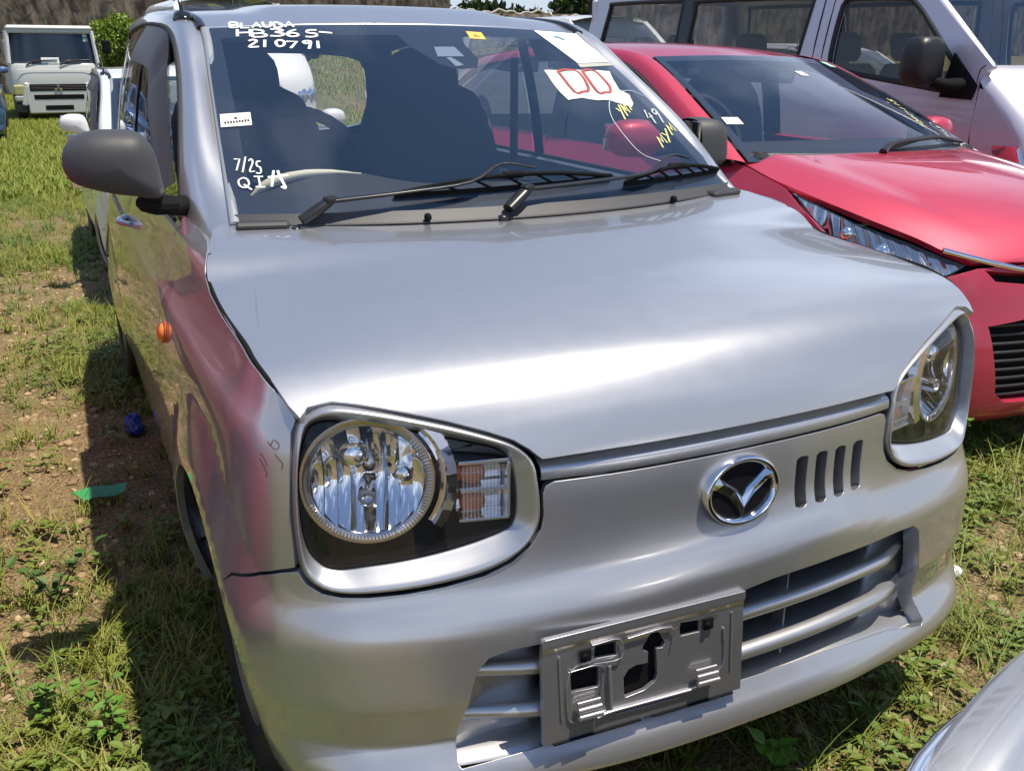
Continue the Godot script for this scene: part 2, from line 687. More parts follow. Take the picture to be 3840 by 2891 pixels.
func pillar(p: Vector2) -> Vector3:   # u 0 glass edge .. 1 door line, v along
	var a := cr3(PIL_IN, p.y)
	var b := cr3(PIL_OUT, p.y)
	var d := b - a
	var tg := (cr3(PIL_IN, p.y + 0.1) - cr3(PIL_IN, p.y - 0.1)).normalized()
	var up := tg.cross(d).normalized()
	if up.y < 0:
		up = -up
	return a + d * p.x + up * (.022 * sin(PI * clampf(p.x, 0, 1)))

func belt(z: float) -> Vector3:
	var P := wrp(w_side(z, .935))
	return P

func door_top(z: float) -> Vector3:   # lower edge of the roof side at z
	var lo := 0.0
	var hi := 7.0
	for k in 24:
		var m := (lo + hi) * 0.5
		if cr3(PIL_OUT, m).z > z:
			lo = m
		else:
			hi = m
	return cr3(PIL_OUT, lo)

func side_glass(p: Vector2) -> Vector3:   # (z, t) t 0 belt .. 1 roof side
	var a := belt(p.x)
	var b := door_top(p.x)
	if p.x > -1.5:
		b = Vector3(-.585, 1.32, p.x).lerp(b, 0.35)
		b = Vector3(-.581, 1.325, p.x)
	var w := sin(PI * clampf(p.y, 0, 1)) * .012
	return a.lerp(b, p.y) + Vector3(-w, 0, 0)

# ---------------------------------------------------------------- the hatchback
func arch(zc: float, yc: float, r: float, a0: float, a1: float, n := 14) -> PackedVector2Array:
	var o := PackedVector2Array()
	for k in n + 1:
		var a := lerpf(a0, a1, float(k) / n)
		o.append(w_side(zc + r * cos(a), yc + r * sin(a)))
	return o

func flip_u(p: PackedVector2Array) -> PackedVector2Array:
	var o := PackedVector2Array()
	for q in p:
		o.append(Vector2(-q.x, q.y))
	return o

const FONT := {
	"A": [[0, 0, .5, 1, 1, 0], [.2, .4, .8, .4]], "B": [[0, 0, 0, 1, .7, .95, .8, .75, .65, .55, .05, .5], [.65, .55, 1, .3, .8, .05, 0, 0]], "L": [[0, 1, 0, 0, .9, .05]], "U": [[0, 1, .05, .2, .4, 0, .8, .15, .95, 1]], "D": [[.05, 0, .05, 1, .7, .9, 1, .5, .75, .1, .05, 0]],
	"H": [[0, 0, .05, 1], [0, .5, 1, .55], [1, 1, .95, 0]], "3": [[0, .95, .6, 1, .9, .75, .35, .55, .95, .3, .6, 0, -.1, .02]], "6": [[.8, 1, .3, .7, .05, .3, .3, 0, .8, .1, .8, .4, .4, .5, .1, .3]], "5": [[1, 1, .35, .95, .25, .6, .8, .5, .85, .15, .4, 0, 0, .05]], "-": [[0, .6, 1, .45]],
	"2": [[.1, .8, .5, 1, .8, .75, .1, 0, 1, .05]], "1": [[.5, 1, .4, 0]], "0": [[.5, 1, .1, .6, .3, .05, .75, .2, .9, .7, .5, 1]], "7": [[0, .9, 1, .95, .3, 0]], "9": [[.9, .8, .4, .6, .2, .85, .6, 1, .9, .85, .6, -.1]], "/": [[.9, 1.1, .1, -.2]],
	"Q": [[.5, 1, .1, .7, .15, .2, .6, .05, .95, .4, .85, .85, .5, 1], [.5, .35, 1.1, -.15]], "I": [[.1, 1, .9, 1], [.5, 1, .5, 0], [.1, 0, .9, 0]], "Y": [[0, 1, .45, .55], [1, 1, .3, -.1]], "T": [[0, 1, 1, 1], [.5, 1, .5, 0]], "M": [[0, 0, .15, 1, .5, .3, .85, 1, 1, 0]], "4": [[.4, 1, .05, .4, .9, .45], [.7, .7, .6, -.1]], "K": [[0, .55, 1, .65], [.35, 1, .1, -.1], [.55, 1, .6, .55, .75, -.2, .55, -.1]],
}

# a stroke of a marker pen on surface f
func ribbon(mb: MB, f: Callable, pts: PackedVector2Array, w: float, lift := .0015) -> void:
	var P := PackedVector3Array()
	var N := PackedVector3Array()
	for q in pts:
		var nn := nrm(f, q, Vector2(.01, .01))
		N.append(nn)
		P.append(f.call(q) + nn * lift)
	for i in P.size() - 1:
		var s0 := (P[mini(i + 1, P.size() - 1)] - P[maxi(i - 1, 0)]).normalized().cross(N[i]) * w * .5
		var s1 := (P[mini(i + 2, P.size() - 1)] - P[i]).normalized().cross(N[i + 1]) * w * .5
		mb.tri(P[i] - s0, P[i] + s0, P[i + 1] + s1, N[i], N[i], N[i + 1])
		mb.tri(P[i] - s0, P[i + 1] + s1, P[i + 1] - s1, N[i], N[i + 1], N[i + 1])

# o: start, ax: advance of one letter, ay: up of one letter (in surface coordinates)
func write_on(mb: MB, f: Callable, txt: String, o: Vector2, ax: Vector2, ay: Vector2, w: float, jit := 0, fill := .8) -> void:
	for i in txt.length():
		var g = FONT.get(txt[i], [])
		for st in g:
			var raw := []
			for k in range(0, st.size(), 2):
				raw.append([st[k], st[k + 1]])
			var pp := path2(raw, 4) if txt[i] in "3652098QBUDK" else path2(raw, 1)
			var out := PackedVector2Array()
			for q in pp:
				var j := Vector2(sin(i * 3.1 + jit), cos(i * 2.3 + jit)) * .08
				out.append(o + ax * (i + (q.x + j.x) * fill) + ay * (q.y + j.y))
			ribbon(mb, f, out, w)

func quad_on(mb: MB, f: Callable, c: Array, lift: float, n := 6) -> void:   # four corners in surface coordinates
	var rows := []
	for i in n + 1:
		var r := PackedVector3Array()
		for j in n + 1:
			var a: Vector2 = c[0].lerp(c[1], float(j) / n)
			var b: Vector2 = c[3].lerp(c[2], float(j) / n)
			var q := a.lerp(b, float(i) / n)
			r.append(f.call(q) + nrm(f, q, Vector2(.01, .01)) * lift)
		rows.append(r)
	mb.loft(rows)

func wheel(parent: Node3D, at: Vector3, r: float, w: float, sg: float, called := "wheel") -> void:
	var g := Node3D.new()
	g.name = part_name(parent, called)
	parent.add_child(g)
	g.position = at
	var xf := Transform3D(Basis(Vector3(0, 0, -sg), Vector3(0, 1, 0), Vector3(sg, 0, 0)), Vector3.ZERO)
	var t := MB.new()
	t.lathe([Vector2(r * .62, -w / 2), Vector2(r * .9, -w / 2), Vector2(r * .98, -w * .40), Vector2(r, -w * .2), Vector2(r, w * .2), Vector2(r * .98, w * .40), Vector2(r * .92, w / 2), Vector2(r * .80, w * .53), Vector2(r * .64, w * .47), Vector2(r * .60, w * .3)], xf, 36, true)
	for k in 36:   # tread blocks
		var a := TAU * k / 36
		t.box(xf * Vector3(cos(a) * r, sin(a) * r, w * .16 * (1 if k % 2 else -1)), Vector3(.02, .006, w * .3), .002, xf.basis * Basis(Vector3(-sin(a), cos(a), 0), Vector3(cos(a), sin(a), 0), Vector3(0, 0, 1)))
	obj("tyre", t, M.rubber, g)
	var rim := MB.new()
	rim.lathe([Vector2(r * .64, w * .45), Vector2(r * .60, w * .44), Vector2(r * .54, w * .30), Vector2(r * .30, w * .38), Vector2(r * .12, w * .42), Vector2(0.001, w * .42)], xf, 30, true)
	obj("rim", rim, M.rim, g)

func lamp(root: Node3D, sg: float) -> void:
	var hl := Node3D.new()
	hl.name = part_name(root, "headlight")
	root.add_child(hl)
	var fx := func(b: MB) -> MB: return b if sg < 0 else b.mirrored()
	var rp := ring_pairs(120)
	var A: PackedVector2Array = rp[0]
	var B: PackedVector2Array = rp[1]
	# surround: rounded rim falling inward to the lens
	var prof := [[0.0, -.030], [0.0, -.007], [.03, -.001], [.09, .004], [.18, .0065], [.30, .006], [.42, .002], [.60, -.006], [.85, -.017], [1.0, -.023], [1.02, -.034]]
	var rows := []
	for q in prof:
		var r := PackedVector3Array()
		for k in A.size():
			var p: Vector2 = A[k].lerp(B[k], q[0])
			r.append(Vector3(p.x, p.y, F(A[k].lerp(B[k], clampf(q[0], 0, 1)).x, p.y) + q[1]))
		rows.append(r)
	var bz := MB.new()
	bz.loft(rows, true, true)
	obj("surround", fx.call(bz), M.silver, hl)
	# rubber seal and housing walls
	var rows2 := []
	for q in [[1.0, -.0215], [1.06, -.020], [1.14, -.022], [1.16, -.05], [1.10, -.16]]:
		var r := PackedVector3Array()
		for k in A.size():
			var p: Vector2 = A[k].lerp(B[k], q[0])
			r.append(Vector3(p.x, p.y, F(B[k].x, B[k].y) + q[1]))
		rows2.append(r)
	var hs := MB.new()
	hs.loft(rows2, true, true)
	var cen := PackedVector3Array()
	for k in A.size():
		cen.append(Vector3(-.51, .69, -.29))
	hs.loft([rows2[-1], cen], true, true)
	obj("housing", fx.call(hs), M.lampblack, hl)
	# lens
	var inner := PackedVector2Array()
	for k in B.size():
		inner.append(A[k].lerp(B[k], 1.05))
	var lf := func(p: Vector2) -> Vector3: return Vector3(p.x, p.y, F(p.x, p.y) - .019)
	var lens := panel(lf, inner, [], .03, .03, 0.0, 1.0, Vector2(.006, .006))
	obj("lens", fx.call(lens), M.lens, hl)
	# main reflector: faceted bowl with a fluted ring
	var rc := Vector3(-.561, .714, -.172)
	var az := Vector3(-.34, .03, .94).normalized()
	var ax := Vector3.UP.cross(az).normalized()
	var xf := Transform3D(Basis(ax, az.cross(ax), az), rc)
	var bowl := MB.new()
	var R := .081
	# upright strips, each a slightly different slice of the bowl, as pressed reflectors have
	var strips := 9
	for k in strips:
		var x0 := -R + 2.0 * R * k / strips
		var x1 := -R + 2.0 * R * (k + 1) / strips
		var xc := (x0 + x1) * .5
		var rws := []
		for j in 7:
			var x := lerpf(x0, x1, j / 6.0)
			var lim := sqrt(maxf(0.0, R * R - x * x))
			var r := PackedVector3Array()
			for i in 25:
				var y := lerpf(-lim, lim, i / 24.0)
				var q := (xc * xc * .75 + x * x * .25 + y * y) / (R * R)
				var band := floorf((y + R) / (2.0 * R) * 5.0 + (.5 if k % 2 else 0.0))
				var tilt := sin(band * 2.7 + k * 1.9) * .10
				var t := (x - xc) / (x1 - x0)
				r.append(xf * Vector3(x, y, -.058 + .058 * q + .0022 * (t * t * 4.0 - 1.0) + tilt * .004 * t))
			rws.append(r)
		bowl.loft(rws, false, false)
	obj("reflector", fx.call(bowl), M.chrome, hl)
	var ring := MB.new()
	ring.lathe([Vector2(R, 0), Vector2(R + .002, .004), Vector2(R + .013, .007), Vector2(R + .016, .005), Vector2(R + .017, -.02)], xf, 60)
	obj("reflector_ring", fx.call(ring), M.chrome_dark, hl)
	var ribs := MB.new()
	for k in 62:
		var a := lerpf(-2.75, .75, k / 61.0)
		ribs.box(xf * Vector3(cos(a) * (R + .0075), sin(a) * (R + .0075), .0056), Vector3(.0105, .0024, .0022), .0009, xf.basis * Basis(Vector3(0, 0, 1), a))
	var rm := obj("reflector_rib", fx.call(ribs), M.chrome, hl)
	rm.set_meta("kind", "stuff")
	# bulb shield and bulb holder
	var cap := MB.new()
	cap.lathe([Vector2(.0135, -.05), Vector2(.0135, .004), Vector2(.012, .006), Vector2(.0105, .003), Vector2(.0105, -.004), Vector2(.0005, -.006)], Transform3D(xf.basis, xf * Vector3(-.002, -.026, -.002)), 24, true)
	obj("bulb_shield", fx.call(cap), M.chrome_dark, hl)
	var ub := MB.new()
	ub.lathe([Vector2(.020, -.04), Vector2(.019, -.022), Vector2(.012, -.014), Vector2(.0005, -.013)], Transform3D(xf.basis, xf * Vector3(-.020, .030, .002)), 24, true)
	obj("bulb", fx.call(ub), M.chrome, hl)
	ub = MB.new()
	ub.lathe([Vector2(.0165, -.064), Vector2(.010, -.058), Vector2(.0005, -.056)], xf, 18, true)
	obj("reflector_boss", fx.call(ub), M.chrome_dark, hl)
	ub = MB.new()
	ub.lathe([Vector2(.017, -.03), Vector2(.016, -.016), Vector2(.0005, -.012)], Transform3D(xf.basis, xf * Vector3(.05, -.004, -.006)), 4, true)
	obj("bulb", fx.call(ub), M.chrome, hl)
	# chrome crescent between the two lamps
	var cr := MB.new()
	for k in 12:
		var a0 := lerpf(-.62, .78, k / 12.0)
		var a1 := lerpf(-.62, .78, (k + 1) / 12.0)
		var w0 := xf.basis
		for seg in [[.102, .004, .107, .001], [.107, .001, .113, .008], [.113, .008, .126, .004], [.126, .004, .132, -.014]]:
			var p := []
			for q in [[seg[0], a0, seg[1]], [seg[2], a0, seg[3]], [seg[2], a1, seg[3]], [seg[0], a1, seg[1]]]:
				p.append(xf * Vector3(q[0] * cos(q[1]), q[0] * sin(q[1]), q[2] + .006))
			cr.quad(p[0], p[1], p[2], p[3], az)
	obj("crescent_reflector", fx.call(cr), M.chrome, hl)
	# turn signal block: chrome box, amber bulb, ribbed clear cover
	var ts := Basis(Vector3(1, 0, .24).normalized(), Vector3(0, 1, 0), Vector3(-.24, 0, 1).normalized())
	var tc := Vector3(-.405, .692, -.124)
	var tb := MB.new()
	tb.box(tc + ts * Vector3(0, .046, -.004), Vector3(.074, .006, .036), .001, ts)
	tb.box(tc + ts * Vector3(0, -.044, -.004), Vector3(.074, .005, .036), .001, ts)
	tb.box(tc + ts * Vector3(.036, 0, -.004), Vector3(.005, .086, .036), .001, ts)
	tb.box(tc + ts * Vector3(0, 0, -.024), Vector3(.074, .09, .004), .001, ts)
	tb.box(tc + ts * Vector3(0, .0, -.006), Vector3(.07, .008, .026), .002, ts)
	obj("signal_reflector", fx.call(tb), M.chrome, hl)
	var am := MB.new()
	for q in [Vector3(-.014, .022, -.008), Vector3(-.014, -.024, -.008)]:
		am = MB.new()
		am.ellipsoid(tc + ts * q, Vector3(.020, .017, .013), 2.0, ts, 14, 8)
		obj("signal_bulb", fx.call(am), M.amber, hl)
	var rb := MB.new()
	for k in 13:
		rb.tube(PackedVector3Array([tc + ts * Vector3(-.030 + k * .0053, -.042, .012), tc + ts * Vector3(-.030 + k * .0053, .040, .012)]), [.0019], 6)
	for k in 3:
		rb.tube(PackedVector3Array([tc + ts * Vector3(-.034, -.03 + k * .03, .011), tc + ts * Vector3(.036, -.03 + k * .03, .011)]), [.0012], 5)
	var rbo := obj("signal_lens_rib", fx.call(rb), M.clearrib, hl)
	rbo.set_meta("kind", "stuff")

func make_hatch(called: String, label: String, at: Vector3, full: bool) -> Node3D:
	var root := thing(called, label, "car", at)
	var S: Material = M.silver
	var wf := wrp
	# ---- bonnet
	var hp := PackedVector2Array()
	for k in 13:
		var x := lerpf(-.618, .618, k / 12.0)
		hp.append(hood_at(x, -.722 - .155 * pow(absf(x) / .62, 2.0), false))
	var edge := [[.640, -.85], [.655, -.785], [.663, -.748], [.674, -.714], [.680, -.69], [.684, -.63], [.6855, -.52], [.684, -.38], [.680, -.31], [.671, -.25]]
	for q in edge:
		hp.append(hood_at(q[0], q[1], false))
	var fr := [[.660, .832], [.648, .816], [.634, .829], [.603, .834], [.571, .830], [.523, .820], [.458, .803], [.409, .787], [.375, .773], [.355, .759], [.338, .7435]]
	for q in fr:
		hp.append(hood_at(q[0], q[1], true))
	for k in 7:
		hp.append(hood_at(lerpf(.26, -.26, k / 6.0), .7445, true))
	for i in fr.size():
		var q = fr[fr.size() - 1 - i]
		hp.append(hood_at(-q[0], q[1], true))
	for i in edge.size():
		var q = edge[edge.size() - 1 - i]
		hp.append(hood_at(-q[0], q[1], false))
	obj("bonnet", panel(hood, inset(hood, hp, .0030), [], .09, .22, .016, -1.0, Vector2(.02, .04)), S, root)
	# ---- bumper with grille cut-outs
	var half := [[-.20, .7065], [-.316, .7065], [-.329, .701], [-.3335, .690], [-.3325, .656], [-.3365, .634], [-.350, .612], [-.381, .589], [-.421, .574], [-.479, .5645], [-.533, .5595], [-.584, .5575], [-.617, .5585], [-.641, .563], [-.659, .575], [-.668, .594]]
	var pl := PackedVector2Array()
	for q in half:
		pl.append(w_front(q[0], q[1]))
	pl.append(w_front(-.69, .587))
	pl.append(w_front(-.713, .571))
	pl.append(w_side(-.29, .545))
	pl.append_array(arch(-.56, .28, .312, .82, -.26, 12))
	for q in [[-.70, .172], [-.64, .178], [-.54, .205], [-.42, .235], [-.3, .247]]:
		pl.append(w_front(q[0], q[1]))
	var bp := PackedVector2Array()
	bp.append_array(pl)
	bp.append(Vector2(0, .25))
	var rv := flip_u(pl)
	rv.reverse()
	bp.append_array(rv)
	bp.append(Vector2(0, .7065))
	var holes := []
	if full:
		var it := [[-.10, .476], [-.30, .474], [-.40, .469], [-.432, .461], [-.450, .440], [-.470, .36], [-.483, .290], [-.478, .284], [-.40, .290], [-.2, .303], [0, .308], [.2, .305], [.36, .292], [.452, .272], [.462, .280], [.448, .35], [.432, .44], [.424, .474], [.405, .487], [.36, .491], [.2, .495], [.05, .492]]
		var h := PackedVector2Array()
		for q in it:
			h.append(w_front(q[0], q[1]))
		holes.append(h)
		for k in 4:
			var x0 := .130 + .0437 * k
			var h2 := PackedVector2Array()
			for q in closed_even([[-.013, .040], [-.009, .044], [.010, .044], [.0135, .040], [.012, 0], [.0105, -.038], [.007, -.042], [-.012, -.042], [-.0155, -.038], [-.014, 0]], 20):
				h2.append(w_front(x0 + q.x, .626 + q.y))
			holes.append(h2)
	obj("bumper", panel(wf, inset(wf, bp, .0016), holes, .16, .013, .014, 1.0, Vector2(.03, .004), .030), S, root)
	# ---- fenders
	var fp := PackedVector2Array()
	fp.append_array(arch(-.56, .28, .312, .80, 2.95, 20))
	fp.append(w_side(-.88, .20))
	fp.append(w_side(-1.085, .20))
	fp.append(w_side(-1.085, .60))
	fp.append(w_side(-1.085, .925))
	fp.append(w_side(-1.03, .945))
	for q in [[-.93, .956], [-.86, .958], [-.79, .955], [-.748, .946], [-.714, .928], [-.692, .911], [-.632, .894], [-.517, .883], [-.372, .876], [-.31, .868], [-.25, .854], [-.212, .832]]:
		fp.append(w_side(q[0], q[1]))
	for q in [[-.6485, .812], [-.6575, .795], [-.6665, .737], [-.6705, .68], [-.6695, .63], [-.6695, .598]]:
		fp.append(w_front(q[0], q[1]))
	fp.append(w_front(-.69, .590))
	fp.append(w_front(-.713, .574))
	fp.append(w_side(-.29, .548))
	var fen := panel(wf, inset(wf, fp, .0026), [], .14, .014, .014)
	obj("fender", fen, S, root)
	obj("fender", fen.mirrored(), S, root)
	for sg in [-1.0, 1.0]:   # black tube laid in as the shade of the bonnet-fender gap
		var gp := []
		for q in [[-.735, .941], [-.714, .929], [-.692, .912], [-.632, .895], [-.517, .884], [-.372, .877], [-.31, .869], [-.25, .855], [-.212, .833]]:
			var P := wrp(w_side(q[0], q[1], sg))
			gp.append(P + nrm(wf, w_side(q[0], q[1], sg), Vector2(.03, .004)) * -.0055)
		var gm := MB.new()
		gm.tube(path3(gp, 4), [.0040], 6)
		obj("bonnet_gap_shade", gm, M.black, root)
	#DBG
	# ---- side panels
	var fd := PackedVector2Array()
	for q in [[-1.089, .20], [-1.089, .92], [-1.035, .948], [-1.12, .942], [-1.4, .938], [-2.0, .938], [-2.03, .938], [-2.03, .60], [-2.0, .20], [-1.5, .19]]:
		fd.append(w_side(q[0], q[1]))
	var rd := PackedVector2Array()
	for q in [[-2.034, .938], [-2.5, .938], [-2.80, .938], [-2.80, .70], [-2.74, .55]]:
		rd.append(w_side(q[0], q[1]))
	rd.append_array(arch(-3.02, .28, .315, .62, -.2, 6))
	for q in [[-2.68, .20], [-2.004, .20], [-2.034, .60]]:
		rd.append(w_side(q[0], q[1]))
	var rq := PackedVector2Array()
	for q in [[-2.804, .938], [-3.1, .938], [-3.25, .938], [-3.33, .93], [-3.36, .7], [-3.36, .25]]:
		rq.append(w_side(q[0], q[1]))
	rq.append_array(arch(-3.02, .28, .315, PI + .25, .95, 18))
	rq.append(w_side(-2.804, .70))
	for it in [["front_door", fd], ["rear_door", rd], ["quarter_panel", rq]]:
		var b := panel(wf, inset(wf, it[1], .0018), [], .16, .02, .02)
		for sg in [-1.0, 1.0]:
			var d := obj(it[0], b if sg < 0 else b.mirrored(), S, root)
			if it[0] != "quarter_panel":
				var hz := -1.93 if it[0] == "front_door" else -2.70
				var hb := MB.new()
				var pts := []
				for k in 7:
					var z := hz - .07 + .14 * k / 6.0
					var P := wrp(w_side(z, .815, sg))
					pts.append(P + Vector3(sg * .028 * sin(PI * k / 6.0), 0, 0))
				hb.tube(path3(pts, 2), [.010, .012, .012, .012, .012, .012, .012, .010], 10, true, Vector2(1, .8))
				obj("door_handle", hb, S, d)
	# rocker and tail
	var tail := sheet(wrp, 14.0, 16.0, .24, .95, 10, 20)
	tail.add(tail.mirrored())
	obj("tailgate", tail, S, root)
	# ---- pillars and roof sides
	var pil := MB.new()
	var rows := []
	for i in 59:
		var r := PackedVector3Array()
		var vv := (i - 2) / 8.0
		for u in [0.0, .1, .25, .4, .55, .7, .85, .95, 1.0]:
			r.append(pillar(Vector2(u, vv)))
		var last: Vector3 = r[-1]
		r.append(last + Vector3(.012, -.006, -.01))
		r.append(last + Vector3(.05, -.012, -.02))
		rows.append(r)
	pil.loft(rows)
	var m0 := pil.v.size()
	for i in m0:
		if pil.n[i].dot(pil.v[i] - Vector3(0, 1.0, -1.8)) < 0.0:
			pil.n[i] = -pil.n[i]
	var pil2 := MB.new()
	for i in range(0, m0, 3):
		pil2.tri(pil.v[i], pil.v[i + 1], pil.v[i + 2], pil.n[i], pil.n[i + 1], pil.n[i + 2])
	obj("roof_pillar", pil2, S, root)
	obj("roof_pillar", pil2.mirrored(), S, root)
	# trim strips: bright moulding along the glass, black seal at the door line, roof drip moulding
	for sg in [-1.0, 1.0]:
		var a := []; var b2 := []; var c3 := []
		for i in 13:
			a.append(pillar(Vector2(.0, i * .25)) + Vector3(.009, .0035, .004))
		for i in 29:
			b2.append(pillar(Vector2(1.0, .1 + i * .22)) + Vector3(-.001, .0, 0))
		for i in 15:
			c3.append(pillar(Vector2(0.0, 3.0 + i * .28)) + Vector3(.003, .004, .004))
		var t1 := MB.new(); t1.tube(path3(a, 2), [.0085], 8, true, Vector2(1.2, .7))
		var t2 := MB.new(); t2.tube(path3(b2, 2), [.006], 6)
		var t3 := MB.new(); t3.tube(path3(c3, 2), [.010], 8, true, Vector2(1.2, .8))
		obj("windscreen_trim", t1 if sg < 0 else t1.mirrored(), M.trim, root)
		obj("door_seal", t2 if sg < 0 else t2.mirrored(), M.rubber, root)
		obj("drip_moulding", t3 if sg < 0 else t3.mirrored(), M.blackgloss, root)
	obj("roof", sheet(roof, -1, 1, 0, 1, 40, 40), S, root)
	var lip := MB.new()
	var lp := PackedVector3Array(); var lp2 := PackedVector3Array(); var lp3 := PackedVector3Array()
	for k in 25:
		var u := lerpf(-.985, .985, k / 24.0)
		var q := roof(Vector2(u, 0))
		lp.append(q); lp2.append(q + Vector3(0, -.004, .004)); lp3.append(q + Vector3(0, -.016, .002))
	lip.loft([lp3, lp2, lp])
	obj("roof_front_lip", lip, S, root)
	# ---- glass
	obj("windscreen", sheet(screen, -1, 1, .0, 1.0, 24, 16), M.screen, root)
	var fritm := MB.new()
	var fr2 := func(p: Vector2) -> Vector3: return screen(p) + Vector3(0, -.0025, -.0015)
	for q in [[-1.0, -.935, .0, 1.0], [.935, 1.0, .0, 1.0], [-.935, .935, .0, .085], [-.935, .935, .925, 1.0]]:
		fritm.add(sheet(fr2, q[0], q[1], q[2], q[3], 20, 12))
	var sensor := PackedVector2Array([Vector2(-.13, .925), Vector2(-.11, .85), Vector2(-.02, .72), Vector2(.06, .69), Vector2(.15, .70), Vector2(.19, .76), Vector2(.18, .86), Vector2(.20, .925)])
	fritm.add(panel(fr2, sensor, [], .05, .05, 0.0, 1.0, Vector2(.01, .01)))
	obj("windscreen_border", fritm, M.frit, root)
	for it in [["front_window", -1.06, -1.98], ["rear_window", -2.06, -2.72], ["quarter_window", -2.80, -3.05]]:
		var gl := MB.new()
		var rws := []
		for i in 13:
			var z := lerpf(it[1], it[2], i / 12.0)
			var r := PackedVector3Array()
			for j in 9:
				var t := j / 8.0
				var top := 1.0
				if z > -1.60:
					top = clampf((-.985 - z) / .60, 0.02, 1.0)
				r.append(side_glass(Vector2(z, t * top)))
			rws.append(r)
		gl.loft(rws, false, true)
		obj(it[0], gl, M.sideglass, root)
		obj(it[0], gl.mirrored(), M.sideglass, root)
	for sg in [-1.0, 1.0]:
		var bb := MB.new()
		for zz in [[-1.985, -2.055], [-2.725, -2.795]]:
			bb = MB.new()
			var rws := []
			for z in [zz[0], (zz[0] + zz[1]) * .5, zz[1]]:
				var r := PackedVector3Array()
				for j in 7:
					r.append(side_glass(Vector2(z, j / 6.0)) + Vector3(-.004, 0, 0))
				rws.append(r)
			bb.loft(rws, false, true)
			obj("window_post", bb if sg < 0 else bb.mirrored(), M.blackgloss, root)
		var bt := MB.new()
		var pts := []
		for k in 10:
			pts.append(belt(lerpf(-1.13, -3.05, k / 9.0)) + Vector3(.002, .004, 0))
		bt.tube(path3(pts, 2), [.006], 6)
		obj("belt_moulding", bt if sg < 0 else bt.mirrored(), M.rubber, root)
	# rain visor over the front window
	var vis := MB.new()
	var vr := []
	for i in 25:
		var z := lerpf(-1.12, -2.0, i / 24.0)
		var top := clampf((-.985 - z) / .60, 0.05, 1.0)
		var r := PackedVector3Array()
		for j in 5:
			var t := j / 4.0
			var P := side_glass(Vector2(z, maxf(0.0, top - .01 - t * .22 * minf(1.0, top * 1.3))))
			r.append(P + Vector3(-.004 - .030 * sin(t * 1.5), .0, .002))
		vr.append(r)
	vis.loft(vr)
	obj("rain_visor", vis, M.visor, root)
	obj("rain_visor", vis.mirrored(), M.visor, root)
	# ---- rear window frame and glass (seen through the cabin)
	var rg := func(p: Vector2) -> Vector3: return Vector3(p.x * lerpf(.60, .505, p.y), lerpf(.90, 1.325, p.y), lerpf(-3.33, -3.12, p.y) - .05 * (1.0 - p.x * p.x))
	var ro := PackedVector2Array([Vector2(-1, 0), Vector2(1, 0), Vector2(1, 1), Vector2(-1, 1)])
	var rh := closed_even([[-.74, .16], [-.5, .10], [0, .09], [.5, .10], [.74, .16], [.78, .3], [.78, .72], [.70, .84], [.4, .88], [0, .89], [-.4, .88], [-.70, .84], [-.78, .72], [-.78, .3]], 48)
	obj("tailgate_frame", panel(rg, ro, [rh], .1, .1, .03, -1.0, Vector2(.01, .01)), S, root)
	obj("rear_glass", panel(rg, rh, [], .2, .2, 0.0, -1.0, Vector2(.01, .01)), M.clear, root)
	var rin := func(p: Vector2) -> Vector3: return rg.call(p) + Vector3(0, 0, .035)
	obj("tailgate_trim", panel(rin, ro, [rh], .1, .1, .0, 1.0, Vector2(.01, .01)), M.interior, root)
	# ---- interior
	var rl := func(p: Vector2) -> Vector3: return roof(p) + Vector3(0, -.03, .0)
	obj("headliner", sheet(rl, -1, 1, .03, 1, 10, 10, true), M.interior_light, root)
	var trim := MB.new()
	var tr := []
	for i in 57:
		var r := PackedVector3Array()
		for u in [0.06, .3, .6, .9]:
			r.append(pillar(Vector2(u, i / 8.0)) + Vector3(.022, -.024, -.008))
		tr.append(r)
	trim.loft(tr)
	obj("pillar_trim", trim, M.interior, root)
	obj("pillar_trim", trim.mirrored(), M.interior, root)
	var cab := MB.new()
	cab.box(Vector3(0, .30, -2.1), Vector3(1.36, .03, 2.5), .0)
	cab.box(Vector3(-.620, .58, -2.05), Vector3(.05, .58, 2.1), .02)
	cab.box(Vector3(.620, .58, -2.05), Vector3(.05, .58, 2.1), .02)
	cab.box(Vector3(0, .62, -1.0), Vector3(1.30, .64, .06), .02)
	cab.box(Vector3(0, .62, -3.22), Vector3(1.1, .5, .04), .02)
	obj("cabin_trim", cab, M.interior, root)
	var db := func(p: Vector2) -> Vector3:   # dashboard top
		var x := p.x * .60
		var z := lerpf(-.83, -1.42, p.y)
		return Vector3(x, .955 - .02 * pow(absf(p.x), 3.0) + .012 * sin(p.y * PI) - .06 * smoothstep(.72, 1.0, p.y) + (.05 * exp(-pow((x + .30) / .17, 2.0)) * smoothstep(.25, .7, p.y)), z)
	obj("dashboard", sheet(db, -1, 1, 0, 1, 40, 20), M.dash, root)
	var dbf := MB.new()
	dbf.box(Vector3(0, .76, -1.40), Vector3(1.2, .30, .06), .02)
	obj("dashboard_face", dbf, M.interior, root)
	var refl_arc := MB.new()
	refl_arc.tube(path3([[-.49, .965, -1.22], [-.45, .992, -1.215], [-.38, 1.010, -1.21], [-.30, 1.012, -1.21], [-.23, 1.006, -1.21]], 4), [.004, .006, .009, .011, .012, .012, .012, .011, .010, .010, .009, .008, .007, .005, .004, .002], 8)
	obj("dash_reflection_arc", refl_arc, M.dash_reflection, root)  # pale arc modelled in place of the reflected dash edges
	var sw := MB.new()
	var ring := PackedVector3Array()
	var sb := Basis(Vector3.RIGHT, -.45)
	for k in 33:
		var a := TAU * k / 32
		ring.append(Vector3(-.29, .96, -1.55) + sb * Vector3(cos(a) * .185, sin(a) * .185, 0))
	sw.tube(ring, [.016], 10, false)
